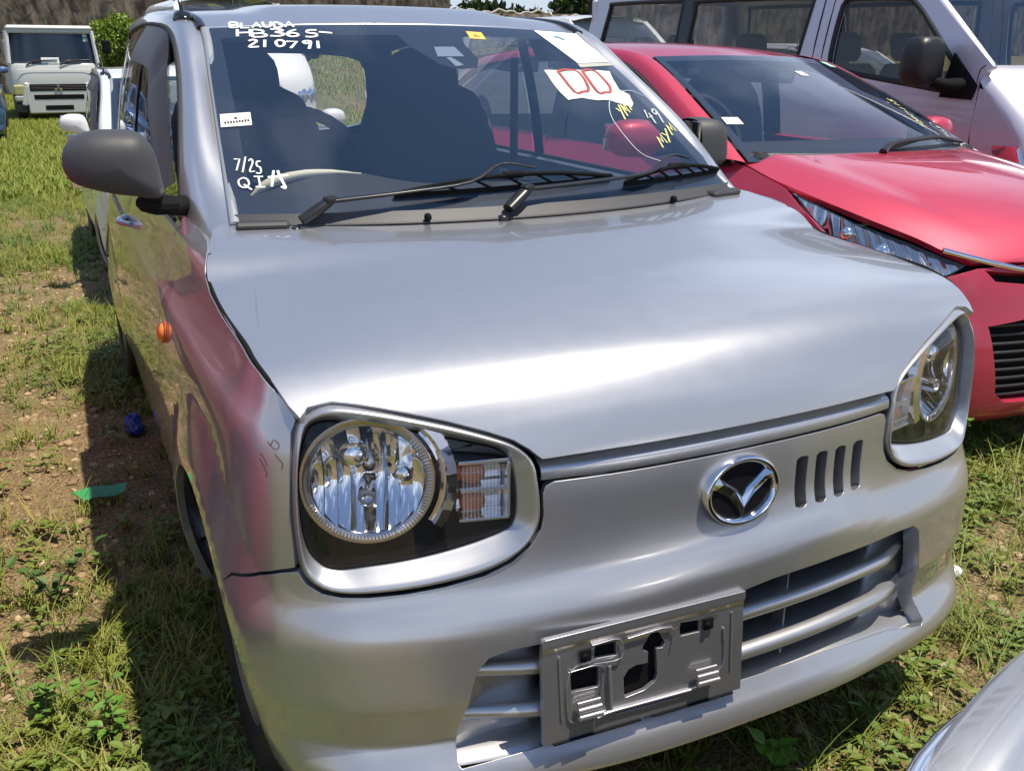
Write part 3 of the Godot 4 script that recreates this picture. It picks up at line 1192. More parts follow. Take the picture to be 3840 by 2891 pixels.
	sw.box(Vector3(-.29, .95, -1.545), Vector3(.13, .11, .05), .02, sb)
	sw.box(Vector3(-.29, .955, -1.55), Vector3(.34, .035, .02), .008, sb)
	obj("steering_wheel", sw, M.interior, root)
	for sg in [-1.0, 1.0]:
		var st := MB.new()
		st.ellipsoid(Vector3(sg * .31, .55, -1.85), Vector3(.25, .10, .27), 3.5)
		var sr := Basis(Vector3.RIGHT, -.30)
		st.ellipsoid(Vector3(sg * .31, .85, -2.12), Vector3(.245, .34, .085), 3.5, sr)
		var seat := obj("front_seat", st, M.seat, root)
		var hr := MB.new()
		hr.ellipsoid(Vector3(sg * .31, 1.19, -2.20), Vector3(.125, .10, .05), 3.0, sr)
		hr.tube(PackedVector3Array([Vector3(sg * .31 - .05, 1.0, -2.17), Vector3(sg * .31 - .05, 1.15, -2.20)]), [.007], 6)
		hr.tube(PackedVector3Array([Vector3(sg * .31 + .05, 1.0, -2.17), Vector3(sg * .31 + .05, 1.15, -2.20)]), [.007], 6)
		obj("headrest", hr, M.seat, seat)
		var belt_ := MB.new()
		belt_.box(Vector3(sg * .60, .95, -2.08), Vector3(.012, .62, .045), .003)
		obj("seat_belt", belt_, M.seat, root)
	var rs := MB.new()
	rs.ellipsoid(Vector3(0, .55, -2.72), Vector3(.58, .10, .24), 4.0)
	rs.ellipsoid(Vector3(0, .76, -2.95), Vector3(.58, .19, .07), 4.0, Basis(Vector3.RIGHT, -.25))
	obj("rear_seat", rs, M.seat, root)
	# ---- cowl
	var cw := func(p: Vector2) -> Vector3:
		var x := p.x * .625
		var zf := -.722 - .155 * pow(absf(x) / .62, 2.0) + .03
		var P := screen(Vector2(p.x * .995, .006)) + Vector3(0, .004, .003)
		var a := Vector3(x, hood_y(x) - .012, zf)
		return a.lerp(P + Vector3(0, -.004, .004), p.y) + Vector3(0, -.010 * sin(PI * p.y), 0)
	obj("cowl", sheet(cw, -1, 1, 0, 1, 30, 8, true), M.cowl, root)
	for t in [.33, .62]:
		var crib := MB.new()
		var pts := PackedVector3Array()
		for k in 21:
			pts.append(cw.call(Vector2(lerpf(-.9, .9, k / 20.0), t)) + Vector3(0, .001, 0))
		crib.tube(pts, [.0035], 6)
		obj("cowl_rib", crib, M.cowl2, root)
	for sg in [-1.0, 1.0]:
		var cend := MB.new()
		cend.box(cw.call(Vector2(sg * .90, .6)) + Vector3(0, .004, 0), Vector3(.10, .014, .05), .005, Basis(Vector3.UP, sg * .25))
		obj("cowl_end", cend, M.cowl2, root)
	# ---- mirrors, aerial, side markers
	for sg in [-1.0, 1.0]:
		var mm := MB.new()
		var outl := closed_even([[-.877, 1.096], [-.869, 1.121], [-.848, 1.139], [-.817, 1.147], [-.782, 1.1475], [-.752, 1.144], [-.734, 1.131], [-.723, 1.107], [-.717, 1.071], [-.715, 1.032], [-.734, 1.024], [-.758, 1.029], [-.796, 1.035], [-.834, 1.045], [-.863, 1.057], [-.875, 1.074]], 48)
		outl.reverse()
		var mc := Vector2(-.790, 1.088)
		var rows3 := []
		for q in [[-.036, .955], [-.032, .98], [-.020, 1.0], [-.004, 1.0], [.012, .975], [.026, .92], [.038, .82], [.047, .68], [.053, .50], [.057, .28], [.058, .001]]:
			var rg3 := PackedVector3Array()
			for p in outl:
				var w: Vector2 = mc + (p - mc) * q[1]
				rg3.append(Vector3(w.x, w.y, -.868 + q[0] + .10 * (w.x - mc.x)))
			rows3.append(rg3)
		mm.loft(rows3, true, false)
		var mo := obj("wing_mirror", mm if sg < 0 else mm.mirrored(), M.mirror, root)
		var arm := MB.new()
		arm.box(Vector3(-.722, 1.008, -.905), Vector3(.066, .034, .07), .012, Basis(Vector3(0, 0, 1), -.10) * Basis(Vector3.UP, .5))
		arm.box(Vector3(-.735, 1.030, -.885), Vector3(.040, .040, .04), .012)
		arm.tube(path3([[-.705, 1.0, -.92], [-.69, .992, -.96], [-.665, .985, -1.02]], 3), [.017, .017, .018, .019, .02, .022, .024], 10, true, Vector2(1.0, .9))
		obj("mirror_arm", arm if sg < 0 else arm.mirrored(), M.black, mo)
		var mg := MB.new()
		mg.box(Vector3(-.797, 1.092, -.9015), Vector3(.135, .095, .004), .001)
		obj("mirror_glass", mg if sg < 0 else mg.mirrored(), M.chrome, mo)
		var mk := MB.new()
		var P := wrp(w_side(-.99, .735, sg))
		var nn := nrm(wf, w_side(-.99, .735, sg), Vector2(.03, .004))
		var bx := Basis(Vector3(0, 0, 1), nn.cross(Vector3(0, 0, 1)).normalized(), nn).orthonormalized()
		mk.ellipsoid(P + nn * .004, Vector3(.026, .020, .012), 2.3, bx, 20, 12)
		var mko := obj("side_marker", mk, M.amberlens, root)
		var mr := MB.new()
		mr.lathe([Vector2(.0245, .0), Vector2(.0265, .006), Vector2(.0285, .0)], Transform3D(bx.scaled(Vector3(1, .8, 1)), P), 24, true)
		obj("marker_rim", mr, M.amberrim, mko)
	var an := MB.new()
	an.ellipsoid(Vector3(-.545, 1.352, -1.60), Vector3(.024, .020, .040), 2.2, Basis(Vector3.RIGHT, .18))
	an.tube(PackedVector3Array([Vector3(-.545, 1.365, -1.605), Vector3(-.546, 1.40, -1.62), Vector3(-.548, 1.62, -1.82)]), [.006, .004, .002], 6)
	obj("aerial", an, M.blackgloss, root)
	# ---- wheels and underside
	for z in [-.56, -3.02]:
		for sg in [-1.0, 1.0]:
			wheel(root, Vector3(sg * .636, .272, z), .272, .145, sg)
	var un := MB.new()
	un.box(Vector3(0, .24, -1.8), Vector3(1.2, .06, 3.0), .02)
	un.box(Vector3(0, .45, -.62), Vector3(.86, .42, .7), .03)
	for z in [-.56, -3.02]:
		for sg in [-1.0, 1.0]:
			un.lathe([Vector2(.325, .69), Vector2(.325, .50), Vector2(.02, .50)], Transform3D(Basis(Vector3(0, 0, -sg), Vector3(0, 1, 0), Vector3(sg, 0, 0)), Vector3(0, .28, z)), 20, true, 0.05, PI - .05)
	obj("underbody", un, M.black, root)
	lamp(root, -1.0)
	lamp(root, 1.0)
	# ---- strip between bonnet and bumper
	var sp := [[.7085, -.012], [.7095, -.001], [.712, .001], [.722, .0015], [.7275, .0], [.731, -.005], [.738, -.017], [.748, -.024], [.756, -.026]]
	var srows := []
	for q in sp:
		var r := PackedVector3Array()
		for k in 41:
			var x := lerpf(-.336, .336, k / 40.0)
			r.append(Vector3(x, q[0], F(x, minf(q[0], .73)) + q[1]))
		srows.append(r)
	var sm := MB.new()
	sm.loft(srows, false, true)
	obj("grille_strip", sm, S, root)
	return root

func hood_y(x: float) -> float:
	return hood(hood_at(x, -.722 - .155 * pow(absf(x) / .62, 2.0), false)).y


func slat_row(y0: float, depth: float, bulge: float) -> MB:
	var mb := MB.new()
	var rows := []
	for k in 61:
		var x := lerpf(-.468, .452, k / 60.0)
		var y := y0 + .004 * signf(x) * smoothstep(.1, .45, absf(x)) - .010 * smoothstep(.2, .46, absf(x))
		var zf := F(x, .45) - .018 + bulge
		zf -= .030 * smoothstep(.33, .47, absf(x))
		var r := PackedVector3Array()
		for q in [[.010, -depth], [.014, -depth * .5], [.014, -.014], [.011, -.004], [.004, .002], [-.004, .002], [-.011, -.003], [-.016, -.012], [-.018, -.035]]:
			r.append(Vector3(x, y + q[0], zf + q[1]))
		rows.append(r)
	mb.loft(rows)
	return mb

func add_front(root: Node3D) -> void:
	var S: Material = M.silver
	# ---- emblem
	var em := Node3D.new()
	em.name = "emblem"
	root.add_child(em)
	var ez := F(0, .64) + .004
	var xf := Transform3D(Basis(Vector3.RIGHT, -.10), Vector3(0, .641, ez))
	var rp := []
	var ring := MB.new()
	var rows := []
	for k in 48:
		var a := TAU * k / 48
		var r := PackedVector3Array()
		var d := Vector3(cos(a) * .066, sin(a) * .0515, 0)
		var nn := Vector3(cos(a) / .066, sin(a) / .0515, 0).normalized()
		for q in [[.0055, -.004], [.0055, .007], [.003, .0105], [-.002, .0105], [-.0065, .006], [-.0065, -.002]]:
			r.append(xf * (d + nn * q[0] + Vector3(0, 0, q[1])))
		rows.append(r)
	rows.append(rows[0])
	ring.loft(rows, false, true)
	var rr := MB.new()
	for i in range(0, ring.v.size(), 3):
		rr.tri(ring.v[i], ring.v[i + 1], ring.v[i + 2], ring.n[i], ring.n[i + 1], ring.n[i + 2])
	obj("emblem_ring", rr, M.chrome, em)
	var disc := MB.new()
	var dp := PackedVector2Array()
	for k in 40:
		dp.append(Vector2(cos(TAU * k / 40) * .064, sin(TAU * k / 40) * .0495))
	disc.prism(dp, .002, xf)
	obj("emblem_back", disc, M.blackgloss, em)
	var wing := PackedVector2Array()
	for q in [[-.066, .014], [-.057, .032], [-.046, .029], [-.03, .017], [-.010, .003], [0, -.012], [.010, .003], [.03, .017], [.046, .029], [.057, .032], [.066, .014], [.05, .009], [.025, -.008], [.008, -.028], [0, -.044], [-.008, -.028], [-.025, -.008], [-.05, .009]]:
		wing.append(Vector2(q[0], q[1]))
	var wm := MB.new()
	# ridged wings: outline low, centre line high
	var mids := [Vector2(-.060, .021), Vector2(-.04, .018), Vector2(-.018, .004), Vector2(0, -.026), Vector2(.018, .004), Vector2(.04, .018), Vector2(.060, .021)]
	for i in wing.size():
		var a := wing[i]
		var b := wing[(i + 1) % wing.size()]
		var ma: Vector2 = mids[0]; var mb2: Vector2 = mids[0]
		for q in mids:
			if q.distance_to(a) < ma.distance_to(a): ma = q
			if q.distance_to(b) < mb2.distance_to(b): mb2 = q
		var A := xf * Vector3(a.x, a.y, .004); var B := xf * Vector3(b.x, b.y, .004)
		var C := xf * Vector3(ma.x, ma.y, .0095); var D := xf * Vector3(mb2.x, mb2.y, .0095)
		wm.flat(A, B, D, Vector3(0, 0, 1)); wm.flat(A, D, C, Vector3(0, 0, 1))
		wm.flat(A, B, B - Vector3(0, 0, .004), Vector3(b.y - a.y, a.x - b.x, 0)); wm.flat(A, B - Vector3(0, 0, .004), A - Vector3(0, 0, .004), Vector3(b.y - a.y, a.x - b.x, 0))
	obj("emblem_wings", wm, M.chrome, em)
	# ---- slot backs
	for k in 4:
		var sb := MB.new()
		sb.box(Vector3(.130 + .0437 * k - .002, .626, F(.13 + .0437 * k, .626) - .034), Vector3(.036, .10, .004))
		obj("slot_back", sb, M.black, root)
	# ---- lower intake: silver ends, black mesh behind, two slats
	var bk := MB.new()
	bk.box(Vector3(0, .39, -.115), Vector3(.90, .24, .01))
	obj("intake_back", bk, M.black, root)
	for sg in [-1.0, 1.0]:
		var ef := MB.new()
		var rws := []
		for i in 9:
			var x: float = lerpf(.335, .478, i / 8.0)
			var r := PackedVector3Array()
			for j in 5:
				var y := lerpf(.27, .50, j / 4.0)
				r.append(Vector3(sg * x, y, F(x, .45) - .052 + .02 * smoothstep(.40, .478, x)))
			rws.append(r)
		rws.push_front(PackedVector3Array())
		for j in 5:
			var q: Vector3 = rws[1][j]
			rws[0].append(q + Vector3(sg * .004, 0, -.05))
		ef.loft(rws, false, sg > 0)
		obj("intake_end", ef, S, root)
	obj("grille_slat", slat_row(.426, .075, .004), S, root)
	obj("grille_slat", slat_row(.353, .075, .010), S, root)
	var thin := MB.new()
	for q in [[.452, -.34, -.20]]:
		thin.box(Vector3((q[1] + q[2]) / 2, q[0], -.045), Vector3(q[2] - q[1], .004, .03), .001, Basis(Vector3.UP, .10))
	obj("intake_rib", thin, S, root)
	thin = MB.new()
	thin.box(Vector3(.115, .40, -.05), Vector3(.003, .18, .03), .001)
	obj("intake_rib", thin, S, root)
	var lipm := MB.new()
	var lrows := []
	for k in 61:
		var x := lerpf(-.476, .456, k / 60.0)
		var y := .300 - .015 * smoothstep(.2, .47, absf(x)) - .014 * smoothstep(.2, .47, x)
		var zf := F(x, .30)
		var r := PackedVector3Array()
		for q in [[.008, -.075], [.004, -.04], [-.001, -.014], [-.010, -.006]]:
			r.append(Vector3(x, y + q[0], zf + q[1]))
		lrows.append(r)
	lipm.loft(lrows)
	obj("intake_shelf", lipm, S, root)
	# ---- number plate bracket
	var tilt := .082
	var bx := Transform3D(Basis(Vector3.UP, -.05) * Basis(Vector3.RIGHT, -tilt), Vector3(-.188, .402, .002))
	var bf := func(p: Vector2) -> Vector3: return bx * Vector3(p.x, p.y, .004 * smoothstep(.066, .074, p.y) - .003 * smoothstep(.125, .120, absf(p.x)) * smoothstep(.060, .054, absf(p.y + .004)))
	var rect := PackedVector2Array([Vector2(-.1745, -.087), Vector2(.1745, -.087), Vector2(.1745, .087), Vector2(-.1745, .087)])
	var hl := []
	hl.append(closed_even([[-.1304, .019], [-.126, .023], [-.085, .0205], [-.0809, .016], [-.0809, -.011], [-.085, -.0155], [-.126, -.0125], [-.130, -.008]], 28))
	hl.append(PackedVector2Array([Vector2(.0067, .0532), Vector2(.0160, .0545), Vector2(.0243, .0499), Vector2(.0344, .0303), Vector2(.029, .0213), Vector2(.0187, .0228), Vector2(.0200, .0), Vector2(.0214, -.0214), Vector2(.0177, -.0336), Vector2(-.0023, -.0438), Vector2(-.0383, -.0478), Vector2(-.0401, -.0118), Vector2(-.0308, .0012), Vector2(-.0166, .0051), Vector2(.0023, .0037), Vector2(.0028, .0206), Vector2(-.0077, .0273), Vector2(-.0066, .0335), Vector2(.0001, .042)]))
	hl.append(PackedVector2Array([Vector2(-.0893, .0569), Vector2(-.0519, .0558), Vector2(-.0506, .0299), Vector2(-.0898, .033)]))
	hl.append(PackedVector2Array([Vector2(.0576, .0595), Vector2(.0953, .0564), Vector2(.0971, .0323), Vector2(.0594, .0329)]))
	var plate := obj("plate_bracket", panel(bf, rect, hl, .0085, .0085, .008, 1.0, Vector2(.0012, .0012), .006), M.bracket, root)
	var rb := MB.new()
	var rod := func(pts: Array, r: float) -> void:
		rb.tube(path3(pts.map(func(q): return bx * Vector3(q[0], q[1], .0015)), 3), [r], 8, true, Vector2(1, .6))
	rod.call([[-.1487, .0542], [-.1457, -.0506]], .0018)
	rod.call([[.1523, .0553], [.1532, -.0449]], .0018)
	rod.call([[-.131, .03], [-.1375, .0], [-.136, -.045], [-.132, -.058], [-.1236, -.0611]], .0022)
	rod.call([[.137, .032], [.140, .0], [.138, -.03], [.128, -.045]], .0022)
	rod.call([[-.0873, -.0634], [-.0800, -.0615], [-.0649, -.0590], [0, -.0600], [.0889, -.0612]], .0042)
	rod.call([[-.055, -.0665], [.055, -.0690]], .0020)
	rod.call([[-.0350, .0568], [.0415, .0571], [.0443, .0250]], .0016)
	rod.call([[-.0950, .0605], [-.0480, .0590], [-.0465, .0270], [-.0930, .0290]], .0014)
	rod.call([[-.134, .0255], [-.0780, .0235], [-.0775, -.0160]], .0014)
	rod.call([[-.0656, .0186], [-.0623, -.0552]], .0030)
	obj("bracket_rib", rb, M.bracket, plate)
	for sg in [-1.0, 1.0]:
		var tb := MB.new()
		for k in 3:
			tb.tube(PackedVector3Array([bx * Vector3(sg * .1035 - .019, -.028 - .0095 * k, .006 + .004 * k), bx * Vector3(sg * .1035 + .019, -.0285 - .0095 * k, .006 + .004 * k)]), [.0048 if k else .003], 8)
		obj("bracket_clip", tb, M.bracket, plate)
		var sc := MB.new()
		sc.box(bx * Vector3(sg * .105 + (.004 if sg > 0 else -.0), .0455, .0005), Vector3(.018, .020, .003), .001, bx.basis)
		sc.lathe([Vector2(.005, 0), Vector2(.0045, .003), Vector2(.0005, .003)], Transform3D(bx.basis, bx * Vector3(sg * .107, .0455, .002)), 12, true)
		obj("bracket_screw", sc, M.black, plate)
	var pbk := MB.new()
	pbk.box(bx * Vector3(0, .004, -.016), Vector3(.335, .150, .004), .001, bx.basis)
	obj("bracket_hole_shade", pbk, M.black, plate)  # added black plate, supplies the shade seen through the bracket holes
	var gap := MB.new()
	gap.box(bx * Vector3(-.085, -.0895, -.004), Vector3(.15, .004, .014), .001, bx.basis)
	obj("bracket_gap", gap, M.black, plate)
	gap = MB.new()
	gap.box(bx * Vector3(.085, -.0895, -.004), Vector3(.15, .004, .014), .001, bx.basis)
	obj("bracket_gap", gap, M.black, plate)
	# ---- wipers
	var sp := func(u: float, v: float, h: float) -> Vector3:
		var p := Vector2(u, v)
		return screen(p) + nrm(screen, p, Vector2(.01, .01)) * h
	for w in [[[-.799, -.046], [-.699, .003], [-.46, .030], [-.221, .061], [-.077, .125], [.05, .108], [-.481, .058], [.386, .082]], [[-.117, -.030], [-.027, .020], [.25, .033], [.532, .051], [.700, .112], [.80, .098], [.428, .048], [.985, .058]]]:
		var ar := MB.new()
		ar.tube(path3([sp.call(w[0][0], w[0][1], .012), sp.call(w[1][0], w[1][1], .030)], 3), [.014, .015, .015, .013], 10, true, Vector2(1, .7))
		ar.tube(path3([sp.call(w[1][0], w[1][1], .030), sp.call(w[2][0], w[2][1], .030), sp.call(w[3][0], w[3][1], .030), sp.call(w[4][0], w[4][1], .034), sp.call(w[5][0], w[5][1], .030)], 4), [.0115, .011, .0105, .010, .0095, .009, .0085, .008, .008, .008, .0075, .007, .0065, .006, .006, .005, .005], 8, true, Vector2(1, .45))
		ar.lathe([Vector2(.012, -.03), Vector2(.012, -.004), Vector2(.008, .002), Vector2(.0005, .003)], Transform3D(Basis(Vector3.RIGHT, -PI / 2), sp.call(w[0][0] - .02, w[0][1] - .01, .0)), 14, true)
		ar.box(sp.call(w[1][0], w[1][1], .034), Vector3(.028, .012, .022), .004, Basis(Vector3.UP, .4))
		var wo := obj("wiper_arm", ar, M.wiper, root)
		var bl := MB.new()
		var a: Vector2 = Vector2(w[6][0], w[6][1]); var b: Vector2 = Vector2(w[7][0], w[7][1])
		var rub := PackedVector3Array(); var top := PackedVector3Array()
		for k in 25:
			var t := k / 24.0
			var q := a.lerp(b, t)
			rub.append(sp.call(q.x, q.y, .003 + .001))
			top.append(sp.call(q.x, q.y + .012 * sin(PI * t), .010 + .020 * sin(PI * t)))
		bl.tube(rub, [.0035], 6, true, Vector2(1.0, 1.6))
		bl.tube(top, [.0035, .0045, .005], 6)
		for k in 7:
			var t := (k + .5) / 7.0
			var q := a.lerp(b, t)
			bl.tube(path3([sp.call(q.x - .03, q.y + .012 * sin(PI * t), .010 + .018 * sin(PI * t)), sp.call(q.x + .045, q.y, .006)], 2), [.003], 5)
		bl.box(sp.call((a.x + b.x) * .5, (a.y + b.y) * .5 + .016, .028), Vector3(.05, .014, .016), .004)
		obj("wiper_blade", bl, M.black, wo)
	for q in [[-.40, -.036], [.60, -.045]]:
		var nz := MB.new()
		nz.ellipsoid(sp.call(q[0], q[1], .010) + Vector3(0, -.004, .0), Vector3(.007, .008, .010), 2.2)
		obj("washer_nozzle", nz, M.black, root)
	# ---- marker-pen writing on the glass
	var w1 := MB.new()
	write_on(w1, screen, "BLAUDA", Vector2(-.885, .984), Vector2(.0485, -.001), Vector2(.004, .036), .0062)
	obj("writing", w1, M.penwhite, root)
	var w2 := MB.new()
	write_on(w2, screen, "HB365-", Vector2(-.867, .921), Vector2(.0735, -.003), Vector2(.004, .050), .0070, 1)
	obj("writing", w2, M.penwhite, root)
	var w3 := MB.new()
	write_on(w3, screen, "210791", Vector2(-.833, .850), Vector2(.0565, -.005), Vector2(.006, .050), .0070, 2)
	obj("writing", w3, M.penwhite, root)
	var w4 := MB.new()
	write_on(w4, screen, "7/25", Vector2(-.972, .190), Vector2(.0225, -.005), Vector2(.003, .055), .0034, 3)
	obj("writing", w4, M.penwhite, root)
	w4 = MB.new()
	write_on(w4, screen, "QI", Vector2(-.967, .112), Vector2(.046, -.002), Vector2(.0, .044), .0036, 4)
	write_on(w4, screen, "K", Vector2(-.866, .118), Vector2(.066, 0), Vector2(0, .062), .0052, 5, 1.0)
	obj("writing", w4, M.penwhite, root)
	var w5 := MB.new()
	write_on(w5, screen, "YMT", Vector2(.70, .365), Vector2(.042, .024), Vector2(.012, .065), .0052, 6)
	obj("writing", w5, M.penyellow, root)
	w5 = MB.new()
	write_on(w5, screen, "MYM", Vector2(.785, .205), Vector2(.062, .028), Vector2(.012, .055), .0052, 8)
	obj("writing", w5, M.penyellow, root)
	var w6 := MB.new()
	write_on(w6, screen, "49", Vector2(.845, .335), Vector2(.060, .012), Vector2(.014, .075), .0056, 7)
	obj("writing", w6, M.pengrey, root)
	w6 = MB.new()
	var cp := []
	for q in [[.973, .507], [.924, .543], [.829, .533], [.722, .485], [.642, .385], [.626, .265], [.642, .183], [.717, .137]]:
		cp.append(q)
	ribbon(w6, screen, path2(cp, 5), .0024)
	obj("pen_circle", w6, M.pengrey, root)
	# ---- stickers and papers behind the glass edge
	var st := MB.new()
	quad_on(st, screen, [Vector2(-.993, .452), Vector2(-.884, .459), Vector2(-.887, .394), Vector2(-.996, .386)], .0012)
	var sto := obj("inspection_sticker", st, M.paper, root)
	var sp2 := MB.new()
	for k in 9:
		quad_on(sp2, screen, [Vector2(-.982 + .0102 * k, .413 + .0012 * k), Vector2(-.975 + .0102 * k, .413 + .0012 * k), Vector2(-.975 + .0102 * k, .402 + .0012 * k), Vector2(-.982 + .0102 * k, .401 + .0012 * k)], .0016, 1)
	quad_on(sp2, screen, [Vector2(-.945, .434), Vector2(-.934, .435), Vector2(-.934, .425), Vector2(-.945, .424)], .0016, 1)
	var arcp := PackedVector2Array()
	for k in 13:
		var a := PI * k / 12
		arcp.append(Vector2(-.939 + .034 * cos(a), .415 + .026 * sin(a)))
	ribbon(sp2, screen, arcp, .0008, .0016)
	obj("sticker_print", sp2, M.ink, sto)
	var ye := MB.new()
	quad_on(ye, screen, [Vector2(.241, .951), Vector2(.325, .946), Vector2(.318, .893), Vector2(.231, .896)], .0012)
	var yo := obj("yellow_sticker", ye, M.yellow, root)
	var yp := MB.new()
	ribbon(yp, screen, PackedVector2Array([Vector2(.268, .905), Vector2(.276, .935), Vector2(.289, .905)]), .0022, .0016)
	ribbon(yp, screen, PackedVector2Array([Vector2(.262, .916), Vector2(.294, .916)]), .0020, .0016)
	obj("sticker_print", yp, M.ink, yo)
	var under := func(p: Vector2) -> Vector3: return screen(p) - nrm(screen, p, Vector2(.01, .01)) * .004
	var pa := MB.new()
	quad_on(pa, under, [Vector2(.679, .985), Vector2(.985, .985), Vector2(.985, .752), Vector2(.746, .735)], .0052, 8)
	var pao := obj("paper_sheet", pa, M.paper, root)
	pao.set_meta("label", "white paper sheet at the upper right of the windscreen")
	var pb := MB.new()
	ribbon(pb, screen, path2([[.775, .94], [.80, .935], [.825, .915]], 4), .008, .0032)
	obj("pen_mark", pb, M.blueink, pao)
	var pt := MB.new()
	quad_on(pt, under, [Vector2(.742, .732), Vector2(.985, .748), Vector2(.985, .728), Vector2(.738, .705)], .0048, 6)
	obj("paper_fold", pt, M.paperback, pao)
	var dd := MB.new()
	var dpoly := PackedVector2Array([Vector2(.49, .677), Vector2(.70, .684), Vector2(.915, .683), Vector2(.875, .62), Vector2(.849, .553), Vector2(.880, .515), Vector2(.866, .492), Vector2(.85, .46), Vector2(.813, .435), Vector2(.765, .465), Vector2(.722, .485), Vector2(.65, .482), Vector2(.57, .501), Vector2(.481, .488), Vector2(.472, .54), Vector2(.476, .593)])
	var ddf := func(p: Vector2) -> Vector3: return screen(p) + nrm(screen, p, Vector2(.01, .01)) * (.0012 + .0012 * sin(p.x * 40.0) * sin(p.y * 31.0))
	dd = panel(ddf, dpoly, [], .03, .03, 0.0, 1.0, Vector2(.01, .01))
	var ddo := obj("note_sheet", dd, M.notepaper, root)
	ddo.set_meta("label", "pale note with two red letters D")
	var dr := MB.new()
	for o in [[[.565, .67], [.553, .535], [.60, .535], [.643, .544], [.672, .59], [.686, .635], [.68, .673], [.62, .68], [.565, .67]], [[.72, .674], [.69, .534], [.73, .53], [.768, .533], [.80, .57], [.807, .616], [.803, .676], [.76, .684], [.72, .674]]]:
		ribbon(dr, screen, path2(o, 3), .0075, .0034)
	obj("red_letter", dr, M.redink, ddo)
	var cs := MB.new()
	quad_on(cs, screen, [Vector2(.007, .837), Vector2(.112, .839), Vector2(.125, .772), Vector2(-.010, .770)], -.001, 2)
	quad_on(cs, screen, [Vector2(.030, .764), Vector2(.055, .766), Vector2(.090, .715), Vector2(.045, .705)], -.001, 2)
	obj("sensor_window", cs, M.camwin, root)
	# pen marks on the fender
	var fm := MB.new()
	for o in [[[.0, .0], [.012, .008], [.022, .002], [.012, -.004], [0, .0], [-.006, .004]], [[.008, -.010], [.018, -.018], [.024, -.022], [.020, -.030]], [[-.030, -.022], [-.022, -.032], [-.018, -.042], [-.022, -.046]], [[-.026, -.014], [-.018, -.022], [-.015, -.030]]]:
		var pp := PackedVector2Array()
		for q in path2(o, 3):
			pp.append(w_front(-.684 + q.x * .45, .775 + q.y))
		ribbon(fm, wrp, pp, .0009, .0008)
	obj("pen_scribble", fm, M.redpen, root)

# ---------------------------------------------------------------- a sloping-nosed hatchback (nose at z = 0)
var P2 := [[0, 0], [.25, -.012], [.45, -.055], [.6, -.13], [.69, -.23], [.75, -.36], [.785, -.55], [.80, -.9], [.81, -1.3], [.81, -2.4], [.80, -3.1], [.75, -3.5], [.6, -3.66], [.3, -3.70], [0, -3.71]]
var F2 := [1, 1, 1, .9, .75, .5, .25, .1, 0, 0, 0, 0, 0, 0, 0]
var S2 := [0, 0, 0, .1, .3, .6, .9, 1, 1, 1, 1, 1, .7, .3, 0]
var W2 := []
var DZ2: PackedFloat32Array
var DX2: PackedFloat32Array

func body2(p: Vector2) -> Vector3:
	if W2.is_empty():
		for i in P2.size():
			W2.append(Vector3(P2[i][0], F2[i], P2[i][1]))
		DZ2 = lut([.16, .20, .26, .34, .45, .55, .64, .70, .76, .84, .92], [-.10, -.02, .02, .025, .015, -.01, -.03, -.055, -.11, -.22, -.34], .16, .92)
		DX2 = lut([.16, .30, .50, .62, .70, .78, .84, .90, .96], [-.06, -.015, 0, .0, -.004, -.022, -.05, -.085, -.12], .16, .96)
	var sg := -1.0 if p.x < 0.0 else 1.0
	var s := absf(p.x)
	var b := cr3(W2, s, true)
	var i := clampi(int(s), 0, S2.size() - 2)
	var sw := lerpf(S2[i], S2[i + 1], smoothstep(0, 1, s - i))
	var fw: float = clampf(b.y, 0, 1) if s > 1.0 else 1.0
	return Vector3(sg * (b.x + sw * look(DX2, .16, .96, p.y)), p.y, b.z + fw * look(DZ2, .16, .92, p.y))

func side2(z: float, y: float, sg := -1.0) -> Vector2:
	var lo := 0.0
	var hi := 13.9
	for k in 24:
		var m := (lo + hi) * .5
		if body2(Vector2(sg * m, y)).z > z: lo = m
		else: hi = m
	return Vector2(sg * lo, y)

func front2(x: float, y: float) -> Vector2:
	var lo := 0.0
	var hi := 8.0
	for k in 24:
		var m := (lo + hi) * .5
		if body2(Vector2(m, y)).x < absf(x): lo = m
		else: hi = m
	return Vector2(signf(x) * lo, y)

var H2C := [Vector3(0, .975, -.86), Vector3(0, .955, -.66), Vector3(0, .915, -.45), Vector3(0, .86, -.25), Vector3(0, .80, -.11), Vector3(0, .735, -.03), Vector3(0, .69, -.005)]
var H2E := [Vector3(.70, .945, -1.04), Vector3(.722, .900, -.86), Vector3(.715, .858, -.66), Vector3(.68, .81, -.45), Vector3(.62, .765, -.29), Vector3(.57, .715, -.175), Vector3(.56, .68, -.15)]

func hood2(p: Vector2) -> Vector3:
	var c := cr3(H2C, p.y)
	var e := cr3(H2E, p.y)
	var q := absf(p.x)
	var crease := .012 * (smoothstep(.62, .80, q) - smoothstep(.80, 1.0, q)) * smoothstep(5.0, 2.0, p.y)
	return Vector3(p.x * e.x, lerpf(c.y, e.y, pow(q, 2.4)) + crease, lerpf(c.z, e.z, pow(q, 2.0)))

func arch2(zc: float, r: float, a0: float, a1: float) -> PackedVector2Array:
	var o := PackedVector2Array()
	for k in 15:
		var a := lerpf(a0, a1, k / 14.0)
		o.append(side2(zc + r * cos(a), .29 + r * sin(a)))
	return o

